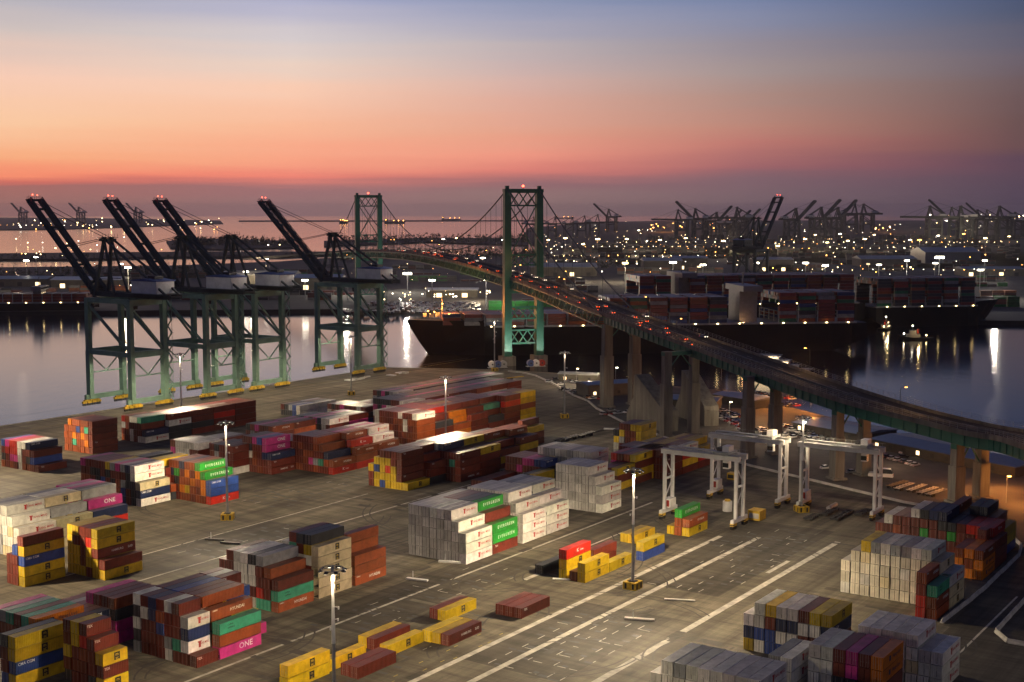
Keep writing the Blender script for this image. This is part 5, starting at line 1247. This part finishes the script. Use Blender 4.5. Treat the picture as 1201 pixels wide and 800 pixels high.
spots = [(478, 320, 340, 'lamp', 2.2, 'just right of the far bridge tower'), (507, 328, 372, 'lamp', 1.2, 'above the parked chassis across the channel'), (570, 328, 366, 'lamp', .8, 'left of the green container block'), (566, 302, 318, 'lamp', 1.6, 'above the bridge deck left of the green tower'),
         (408, 327, 352, 'lamp', 1.5, 'behind the fourth quay crane'), (358, 328, 352, 'lamp', 1.4, 'between the third and fourth quay cranes'), (312, 303, 330, 'lamp', 1.5, 'behind the third crane apex frame'), (289, 318, 345, 'lamp', 1.2, 'under the third crane backstay'),
         (32, 305, 332, 'lamp', 1.4, 'under the first crane boom at left'), (43, 301, 325, 'lamp', 1.2, 'beside another lamp under the first boom'), (151, 313, 345, 'lamp', 1.5, 'left of the second crane boom'), (143, 309, 333, 'lamp', 1.0, 'behind the first crane apex frame'),
         (733, 308, 330, 'lampw', 1.6, 'over the shed right of the green tower'), (789, 307, 330, 'lamp', 2.0, 'bright, above the dark shed'), (824, 310, 345, 'lamp', 1.4, 'above the moored ship stacks'), (886, 304, 345, 'lamp', 1.4, 'right beside the tall dark crane'), (944, 305, 345, 'lamp', 1.4, 'right of the tall dark crane'), (967, 309, 350, 'lamp', 1.4, 'above the middle of the moored ships'),
         (1030, 310, 345, 'lamp', 1.2, 'over the low shed at right'), (1063, 305, 330, 'lamp', 1.3, 'right of the low shed'), (1096, 308, 335, 'lamp', 1.3, 'left of the broad arched shed'), (1101, 301, 328, 'lamp', 2.6, 'brightest one by the arched shed'), (1154, 305, 332, 'lamp', 1.3, 'behind the right hand ship bow'), (1149, 316, 340, 'lamp', 1.5, 'above the right hand ship stacks'),
         (590, 281, 292, 'lamp', 1.6, 'on the breakwater left of the green tower'), (536, 279, 290, 'lampw', 1.8, 'on the breakwater between the bridge cables'), (520, 280, 290, 'lamp', 1.5, 'on the breakwater in the middle of the main span'), (643, 281, 292, 'lampw', 1.5, 'just right of the green tower'),
         (663, 279, 293, 'lampw', 1.8, 'under the small lowered boom cranes'), (684, 286, 297, 'lampw', 1.5, 'below the small cranes'), (701, 280, 292, 'lampw', 2.2, 'bright, at the end of the small cranes'), (735, 280, 292, 'lampw', 1.6, 'below the lone raised boom'), (774, 281, 295, 'lampw', 1.6, 'left of the orange lit cranes'), (749, 270, 280, 'lamp', 1.4, 'near the lone raised boom'),
         (804, 279, 292, 'lampw', 1.6, 'under the tangled crane group'), (848, 282, 292, 'lampw', 1.8, 'left of the tall dark crane'), (870, 285, 296, 'lamp', 2.6, 'at the shoulder of the tall dark crane'), (912, 288, 300, 'lampw', 1.6, 'right shoulder of the tall dark crane'), (944, 280, 292, 'lampw', 1.6, 'below the close pair of cranes'), (956, 275, 286, 'lampw', 1.4, 'between the close pair of cranes'),
         (970, 284, 296, 'lampw', 1.4, 'under the close pair of cranes'), (985, 274, 285, 'lamp', 1.5, 'right of the close pair'), (994, 282, 294, 'lampw', 1.5, 'below the faint crane'), (1014, 280, 292, 'lampw', 1.8, 'below the lone faint crane'), (1025, 275, 285, 'lampw', 1.4, 'under the lone faint crane'), (1067, 281, 293, 'lampw', 1.6, 'left of the right hand crane group'),
         (1078, 281, 292, 'lampo', 1.8, 'sodium lit, by the right hand crane group'), (1100, 276, 288, 'lamp', 1.4, 'under the leftmost right hand crane'), (1155, 279, 292, 'lampw', 1.8, 'under the middle of the right hand group'), (1183, 277, 290, 'lampw', 1.4, 'under the right hand cranes'), (1130, 274, 285, 'lampo', 1.6, 'orange lit beside the right hand cranes')]
for (x, yt, yb, mt, hd, lb) in spots: far_lamp(x, yt, yb, 'lit light mast ' + lb, mt, hd)
random.seed(41)
b = MB()
def dots(n, x0, x1, y0, y1, cols, smin, smax, zlo=2, zhi=20):
    smin *= .8; smax *= .8
    for _ in range(n):
        p = G(random.uniform(x0, x1), random.uniform(y0, y1)); s = p.y / FPX * random.uniform(smin, smax) / 2; z = random.uniform(zlo, zhi); mn = random.choice(cols); mn = mn if random.random() < .22 else 'd' + mn
        b.box((p.x - s, p.y - s, z - s), (p.x + s, p.y + s, z + s), mn)
dots(60, 0, 262, 257, 270, ['lampw', 'lampw', 'lampo', 'lamp'], .5, 1.3); dots(14, 0, 330, 283, 291, ['lampw', 'lamp'], .6, 1.4); dots(18, 0, 250, 299, 306, ['lampo', 'lampw'], .5, 1.3)
dots(240, 630, 1201, 262, 300, ['lampw', 'lampw', 'lampo', 'lamp'], .25, .75); dots(60, 400, 640, 300, 345, ['lampw', 'lampo'], .3, .8)
for (x0, x1, y, n) in [(640, 880, 294, 26), (900, 1201, 296, 30), (650, 860, 306, 20), (640, 900, 313, 22), (940, 1201, 324, 22), (0, 120, 266, 16), (700, 1000, 288, 26), (1060, 1201, 288, 16)]:
    for i in range(n): dots(1, x0 + (x1 - x0) * i / n, x0 + (x1 - x0) * i / n + 1, y, y + .3, ['lampw', 'lampw', 'lampo', 'lamp'], .4, .9, 9, 11)
dots(1, 630, 1201, 262, 300, ['lampw'], .3, .9); dots(70, 620, 1201, 300, 335, ['lampw', 'lamp', 'lampo'], .4, 1.3); dots(40, 450, 585, 345, 356, ['lamp', 'lampw', 'lampw'], .5, 1.5, 2, 9)
dots(22, 0, 330, 320, 345, ['lampw', 'lampo', 'lamp'], .4, 1.2); dots(14, 780, 870, 262, 272, ['lampo'], .6, 1.6, 5, 40); dots(10, 1020, 1045, 266, 272, ['lampo', 'lampw'], .6, 1.4); dots(30, 1085, 1201, 262, 275, ['lamp', 'lampw'], .5, 1.4, 20, 75)
dots(10, 760, 800, 268, 274, ['lampo'], .8, 1.8, 5, 30)
tag(b.build('distant_lights'), 'countless small lamps of the far port', 'lights', kind='stuff')
# anchored ships offshore, with their deck lights
def anchored(px, py, L, lab):
    r_ = thing('anchored_ship', G(px, py, -4), R(10), lab, 'ship', 'ships anchored offshore'); b = MB(); b.hexa([(0, -9, 0), (L, -9, 0), (L, 9, 0), (0, 9, 0), (-4, -11, 13), (L + 9, -4, 15), (L + 9, 4, 15), (-4, 11, 13)], 'hull'); b.build('hull', r_)
    b = MB(); b.box((6, -9, 13), (24, 9, 36), 'super'); b.build('deckhouse', r_)
    for x in (10, L * .45, L * .7, L * .95):
        b = MB(); b.ball((x, -8, 30 if x < 30 else 24), 3.0, 'lampo', 4); b.build('deck_light', r_)
anchored(518, 258.5, 190, 'lit ship anchored beyond the main span'); anchored(451, 262.5, 150, 'lit ship right of the far tower'); anchored(398, 262.5, 60, 'lit vessel left of the far tower'); anchored(652, 256.5, 220, 'lit ship behind the small cranes')
# pools of light over the far aprons
for (px, py, z, e_, c_) in [(478, 342, 26, 90000, WHT), (507, 362, 28, 90000, WHT), (560, 352, 25, 90000, WRM), (590, 366, 25, 60000, WHT), (408, 345, 25, 60000, WHT), (300, 338, 25, 60000, WRM), (150, 345, 25, 60000, WRM), (30, 345, 25, 60000, WRM), (680, 330, 28, 90000, WRM), (733, 330, 28, 90000, WRM), (810, 328, 28, 120000, WRM), (905, 328, 28, 120000, WRM), (967, 340, 28, 80000, WHT), (1040, 330, 28, 90000, WHT), (1100, 330, 28, 120000, WHT), (1160, 350, 28, 120000, WHT),
                            (660, 300, 30, 200000, WRM), (760, 300, 30, 250000, WRM), (860, 300, 30, 250000, WRM), (960, 300, 30, 250000, WRM), (1070, 300, 30, 250000, WRM), (1160, 300, 30, 250000, WRM), (780, 272, 40, 600000, SOD), (1035, 272, 40, 300000, SOD), (1140, 282, 40, 300000, WRM)]:
    lamp_pt(G(px, py, 0) + Vector((0, -20, z)), e_, c_, 2.0, 'far_terminal_glow')

# ------------------------------------------------------------------ beyond the kerb: car park, sheds, barriers
random.seed(61)
names = ['silver', 'white', 'black', 'grey', 'white', 'silver', 'blue', 'red']
rows = [('first car park row nearest the concrete piers', 866, 905, 502, 508, 9), ('second car park row under the bridge', 838, 872, 486, 500, 12), ('third car park row under the bridge', 838, 876, 481, 493, 11), ('sodium lit row beside the shore', 880, 930, 461, 470, 9), ('sodium lit row nearer the bridge', 893, 935, 470, 478, 8), ('row by the dark shed', 700, 755, 488, 482, 5), ('fourth car park row between the pier pairs', 912, 958, 500, 512, 11), ('fifth car park row between the pier pairs', 915, 965, 508, 522, 10), ('row on the open lot right of the third pier pair', 1020, 1075, 533, 549, 8), ('row on the dark lot beyond the kerb', 660, 705, 456, 470, 9), ('upper row on the dark lot by the tower', 662, 700, 448, 455, 8)]
for (lb, x0, x1, y0, y1, n) in rows:
    for i in range(n):
        f = (i + .5) / n; p = G(x0 + (x1 - x0) * f, y0 + (y1 - y0) * f); c = random.choice(names)
        pos = ['leftmost', 'second', 'third', 'fourth', 'fifth', 'sixth', 'seventh', 'eighth', 'ninth', 'tenth', 'eleventh', 'twelfth'][i]
        car(p, R(random.choice([35, 215])) + random.uniform(-.1, .1), c, f'{c} parked car, {pos} of {lb}', 'cars parked under the bridge')
for (px, py, c, lb) in [(960, 515, 'black', 'black car alone behind the far yard gantry'), (968, 520, 'black', 'black car beside another behind the far yard gantry'), (968, 509, 'white', 'white car parked before the blue roof'), (1057, 533, 'white', 'white car at the ramp under the bridge'), (1055, 538, 'black', 'black car in front of the white one under the bridge'), (964, 551, 'white', 'white car on the access road by the pier'), (995, 556, 'silver', 'silver car beside the right hand pier'), (713, 483, 'grey', 'grey car at the first pier foot'), (640, 449, 'silver', 'silver car parked near the green tower'), (655, 452, 'white', 'white car parked near the green tower'), (648, 446, 'grey', 'grey car parked near the green tower')]:
    car(G(px, py), R(20), c, lb, 'cars parked under the bridge')
car(G(1048, 560), R(160), 'white', 'white van with lit side under the bridge at right', 'vans', van=True, sc=1.6)

def lowbuild(px0, py0, px1, py1, dep, h, wall, roof, label, name='shed', wins=True):
    a = G(px0, py0); c = G(px1, py1); d = Vector((c.x - a.x, c.y - a.y, 0)); w = d.length; rz = math.atan2(d.y, d.x)
    r_ = thing(name, a, rz, label, name.replace('_', ' '), 'sheds by the shore')
    b = MB(); b.box((0, 0, 0), (w, dep, h), wall); b.build('wall', r_)
    b = MB(); b.extr([(-.6, h), (dep + .6, h), (dep + .6, h + .25), (dep / 2, h + 1.2), (-.6, h + .25)], -.6, w + .6, roof); b.build('roof', r_)
    if wins:
        for i in range(max(2, int(w / 7))):
            b = MB(); x = 3 + i * 7
            if x + 2 < w: b.box((x, -.06, 1), (x + 1.6, -.01, 2.6), 'win' if i % 3 == 0 else 'dark'); b.build('window', r_)
M['shedd'] = mat('dark_shed_wall', (.07, .066, .06), .8)
lowbuild(756, 482, 840, 486, 16, 6, 'shedd', 'roofblue', 'blue roofed shed between the anchorage and the piers')
lowbuild(836, 472, 885, 480, 16, 4, 'shedd', 'roofblue', 'blue roofed shed behind the car park')
lowbuild(690, 466, 752, 462, 14, 6, 'shed', 'roofblue', 'low building with warm lit windows beyond the first pier')
lowbuild(930, 505, 1010, 520, 22, 3.5, 'shedd', 'roofblue', 'broad blue roofed shed under the right hand spans')
lowbuild(1020, 525, 1190, 560, 24, 3.5, 'shedd', 'roofblue', 'long dark blue roofed shed beneath the approach')
lowbuild(655, 447, 700, 449, 9, 4, 'shed', 'grey', 'low pale shed at the foot of the green tower')
for (px, py, z, e_, c_) in [(925, 470, 9, 20000, SOD), (951, 478, 9, 20000, SOD), (846, 440, 10, 16000, SOD), (895, 478, 9, 9000, SOD), (862, 500, 12, 2000, WRM), (880, 508, 12, 7000, WRM), (690, 452, 9, 8000, WRM), (708, 448, 9, 4000, WRM), (1172, 572, 7, 9000, SOD), (1195, 590, 7, 8000, SOD), (967, 515, 14, 6000, WRM), (935, 505, 10, 5000, (1, .7, .4)), (890, 490, 10, 6000, (1, .55, .22)), (1045, 545, 9, 2500, (1, .6, .3)), (1140, 575, 7, 6000, SOD), (1100, 572, 7, 3500, SOD), (660, 452, 10, 5000, WRM)]:
    lamp_pt(G(px, py) + Vector((0, -3, z)), e_, c_, .6, 'lot_glow')  # glow of the post lamps, plus unposted lights added to brighten the lot
L0 = None
for i, (px, py, h, mt, lb) in enumerate([(925, 470, 8, 'lampo', 'sodium lamp over the car park, left one of two'), (951, 478, 8, 'lampo', 'sodium lamp over the car park, right one of two'), (846, 446, 10, 'lampo', 'sodium lamp at the shore behind the girder'), (706, 452, 9, 'lamp', 'white lamp left of the first pier'), (722, 450, 9, 'lamp', 'white lamp right of the first pier'), (676, 449, 8, 'lampw', 'warm lamp by the pale shed at the tower'), (707, 462, 4, 'lampw', 'low warm lamp before the first pier'), (1180, 590, 9, 'lampo', 'sodium lamp under the approach at right'), (855, 500, 11, 'lampw', 'slim lamp over the second car row'), (941, 530, 12, 'lamp', 'slim white lamp between the gantries')]):
    p = G(px, py)
    if mt not in FLP: pass
    r_ = thing('lot_lamp', p, 0, lb, 'lamp post', 'lamp posts by the shore')
    b = MB(); b.tube([(0, 0, 0), (0, 0, h), (.6, 0, h + .3)], .1, 'grey', 6); b.build('pole', r_)
    b = MB(); b.box((.2, -.35, h + .1), (1.2, .35, h + .3), 'dark'); b.box((.22, -.4, h - .25), (1.18, .4, h + .1), mt); b.build('lamp_head', r_)

# concrete barriers at the right edge of the yard
random.seed(9)
def barrier_line(pts, label, n0=0):
    segs = list(zip(pts[:-1], pts[1:])); q = n0
    for a, b_ in segs:
        L = (b_ - a).length; n = max(1, int(L / 6.2)); d = (b_ - a).normalized()
        for i in range(n):
            p = a + d * (i * L / n); m_ = MB(); m_.extr([(-.4, 0), (.4, 0), (.4, .2), (.16, .5), (.12, 1.0), (-.12, 1.0), (-.16, .5), (-.4, .2)], 0.05, L / n - .25, 'kerb')
            o = m_.build('concrete_barrier', None, p, math.atan2(d.y, d.x) + random.uniform(-.02, .02))
            tag(o, label, 'barrier', 'concrete barriers ' + label.split(' barrier ')[1])
barrier_line([G(1104, 731), G(1150, 695), G(1195, 652), G(1197, 640), G(1186, 630)], 'white concrete barrier beside the right hand stacks')
barrier_line([G(1215, 690), G(1168, 742), G(1182, 754), G(1215, 760)], 'white concrete barrier round the corner at the right edge')

# loose trailers, pallets and parts
def flatbed(p, rz, lab, mn='grey', L=12.0):
    r_ = thing('trailer', p, rz, lab, 'trailer', 'trailers and chassis on the ground'); b = MB()
    for y in (.5, 1.7): b.beam((0, y, 1.1), (L, y, 1.1), .25, .35, mn)
    for i in range(6): b.beam((L * i / 5, 0, 1.15), (L * i / 5, 2.3, 1.15), .25, .2, mn)
    b.build('frame', r_)
    for x in (1.2, 2.6):
        w = MB()
        for y in (.05, 1.9): w.tube([(x, y, .5), (x, y + .35, .5)], .5, 'black', 10)
        w.build('wheel', r_)
for i, (px, py, mn, lb) in enumerate([(655, 520, 'dark', 'left end of the row by the silver boxes'), (664, 518, 'kerb', 'pale, second in the row by the silver boxes'), (672, 516, 'dark', 'third in the row by the silver boxes'), (682, 514, 'kerb', 'pale, fourth in the row by the silver boxes'), (691, 512, 'dark', 'right end of the row by the silver boxes'),
                                      (1046, 574, 'wood', 'tan, leftmost beyond the kerb'), (1055, 577, 'kerb', 'second beyond the kerb'), (1070, 579, 'kerb', 'third beyond the kerb'), (1082, 582, 'kerb', 'fourth beyond the kerb'), (1092, 584, 'grey', 'rightmost beyond the kerb'), (585, 452, 'dark', 'dark, on the tip of the quay'), (597, 446, 'yel', 'yellow, on the tip of the quay')]):
    flatbed(G(px, py), YROT - (0 if i < 5 else .15) + random.uniform(-.06, .06), 'trailer, ' + lb, mn)
def slab_thing(name, px, py, L, W_, h, mn, lab, cat, rz=0, leg=True):
    r_ = thing(name, G(px, py), rz, lab, cat); b = MB(); b.box((0, 0, .12), (L, W_, h), mn); b.build('beam', r_)
    b = MB()
    for x in (L * .12, L * .5, L * .88): b.box((x - .15, .1, 0), (x + .15, W_ - .1, .12), 'wood')
    b.build('skid', r_)
    if leg: b = MB(); b.tube([(L * .3, W_ / 2, h), (L * .3, W_ / 2, h + 1.9)], .09, 'white', 6); b.build('marker_post', r_)
slab_thing('lifting_beam', 476, 680, 6.0, 1.0, .5, 'white', 'white spreader beam on the paving left of the stepped stack', 'lifting beam', R(-22))
slab_thing('lifting_beam', 514, 660, 6.2, .9, .6, 'white', 'white spreader beam lying against the stepped white stack', 'lifting beam', R(-14))
slab_thing('lifting_beam', 732, 727, 7.0, 1.1, .5, 'kerb', 'pale spreader beam on the marked paving with a dark post', 'lifting beam', R(-14))
slab_thing('lifting_beam', 779, 704, 7.5, .8, .35, 'kerb', 'pale broken slab near the wide pale stripe', 'lifting beam', R(-12), False)
slab_thing('lifting_beam', 648, 680, 6.5, .9, .3, 'white', 'low white beam in front of the yellow pair', 'lifting beam', R(-8), False)
slab_thing('lifting_beam', 240, 634, 6, .8, .6, 'dark', 'dark beam, left one by the floodlight mast', 'lifting beam', R(-12)); slab_thing('lifting_beam', 258, 638, 6, .8, .6, 'dark', 'dark beam, right one by the floodlight mast', 'lifting beam', R(-12), False)
slab_thing('lifting_beam', 708, 504, 5, 1, .7, 'white', 'white block alone near the curved kerb', 'lifting beam', R(-10), False)
for (px, py, lb) in ((410, 447, 'white stores on the quay near the fourth crane'), (458, 441, 'white stores on the quay right of the fourth crane')):
    r_ = thing('dunnage_pile', G(px, py), YROT, lb, 'dunnage pile'); random.seed(px)
    for i in range(5):
        b = MB(); b.box((i * 4.2, random.uniform(-2, 2), 0), (i * 4.2 + 3.4, random.uniform(2.4, 4), random.uniform(.5, 1.1)), random.choice(['kerb', 'white', 'wood'])); b.build('bundle', r_)
r_ = thing('spreader_frame', G(985, 605), YROT, 'dark steel spreader parts lying on the paving under the right gantry', 'spreader')
for k2, (x, y, L) in enumerate([(-8, -2, 14), (-4, 3, 10), (2, -6, 9), (-12, 5, 7)]):
    b = MB()
    for dy in (0, 1.6): b.beam((x, y + dy, .6), (x + L, y + dy, .6), .5, .7, 'dark')
    for t in range(5): b.beam((x + L * t / 4, y - .5, .7), (x + L * t / 4, y + 2.2, .7), .4, .6, 'dark')
    b.build('beam', r_)
b = MB(); b.tube([(3, 5, 1.2), (10, 5, 1.2)], .7, 'grey', 10); b.build('drum', r_)
r_ = thing('storage_tank', G(853, 600), 0, 'white upright storage tank behind the green topped stack', 'tank'); b = MB(); b.tube([(0, 0, .2), (0, 0, 3.4)], 1.5, 'white', 20); b.build('shell', r_); b = MB(); b.tube([(0, 0, 3.4), (0, 0, 4.0)], .9, 'yel', 12); b.build('cap', r_)
r_ = thing('generator_box', G(884, 611), YROT, 'yellow generator box between the white gantry cranes', 'generator'); b = MB(); b.box((0, -2, .2), (4.6, 2, 3.2), 'yel'); b.build('housing', r_); b = MB(); b.box((-.05, -1.6, .8), (0, 1.6, 2.4), 'kerb'); b.build('panel', r_)
r_ = thing('generator_box', G(857, 563), YROT, 'small yellow cabinet behind the far gantry leg', 'generator'); b = MB(); b.box((0, -1.5, .1), (3, 1.5, 2.4), 'yel'); b.build('housing', r_); b = MB(); b.box((-.05, -1.1, .6), (0, 1.1, 1.9), 'dark'); b.build('panel', r_)
# machinery at the foot of the green tower
for (px, py, c1_, lb) in ((577, 431.5, 'white', 'white and blue cable drum stack left of the green tower'), (622, 430, 'blue', 'blue and white machinery between the green tower legs')):
    r_ = thing('winch', G(px, py), R(15), lb, 'winch')
    for i in range(3):
        b = MB(); x = i * 3.6; b.tube([(x, -1.5, 2.2), (x, 1.5, 2.2)], 2.1, ('white', 'blue', 'grey')[i] if c1_ == 'white' else ('blue', 'white', 'red')[i], 16); b.tube([(x, -1.7, 2.2), (x, 1.7, 2.2)], .5, 'dark', 10); b.build('drum', r_)
    b = MB(); b.box((-2.5, -1.9, 0), (9.5, 1.9, .3), 'grey'); b.build('skid', r_)

# ------------------------------------------------------------------ haze over the harbour
def haze(density):
    m = bpy.data.materials.new('haze_air'); m.use_nodes = True; t = m.node_tree; t.nodes.clear()
    o = N(t, 'ShaderNodeOutputMaterial'); v = N(t, 'ShaderNodeVolumePrincipled'); v.inputs['Density'].default_value = density; v.inputs['Color'].default_value = (.92, .88, .90, 1); v.inputs['Anisotropy'].default_value = .65
    t.links.new(v.outputs[0], o.inputs['Volume']); M['haze'] = m
    b = MB(); b.box((-24000, -24000, -8), (24000, 24000, 190), 'haze'); tag(b.build('haze'), kind='stuff')
HAZE = 0.000028
if HAZE: haze(HAZE)
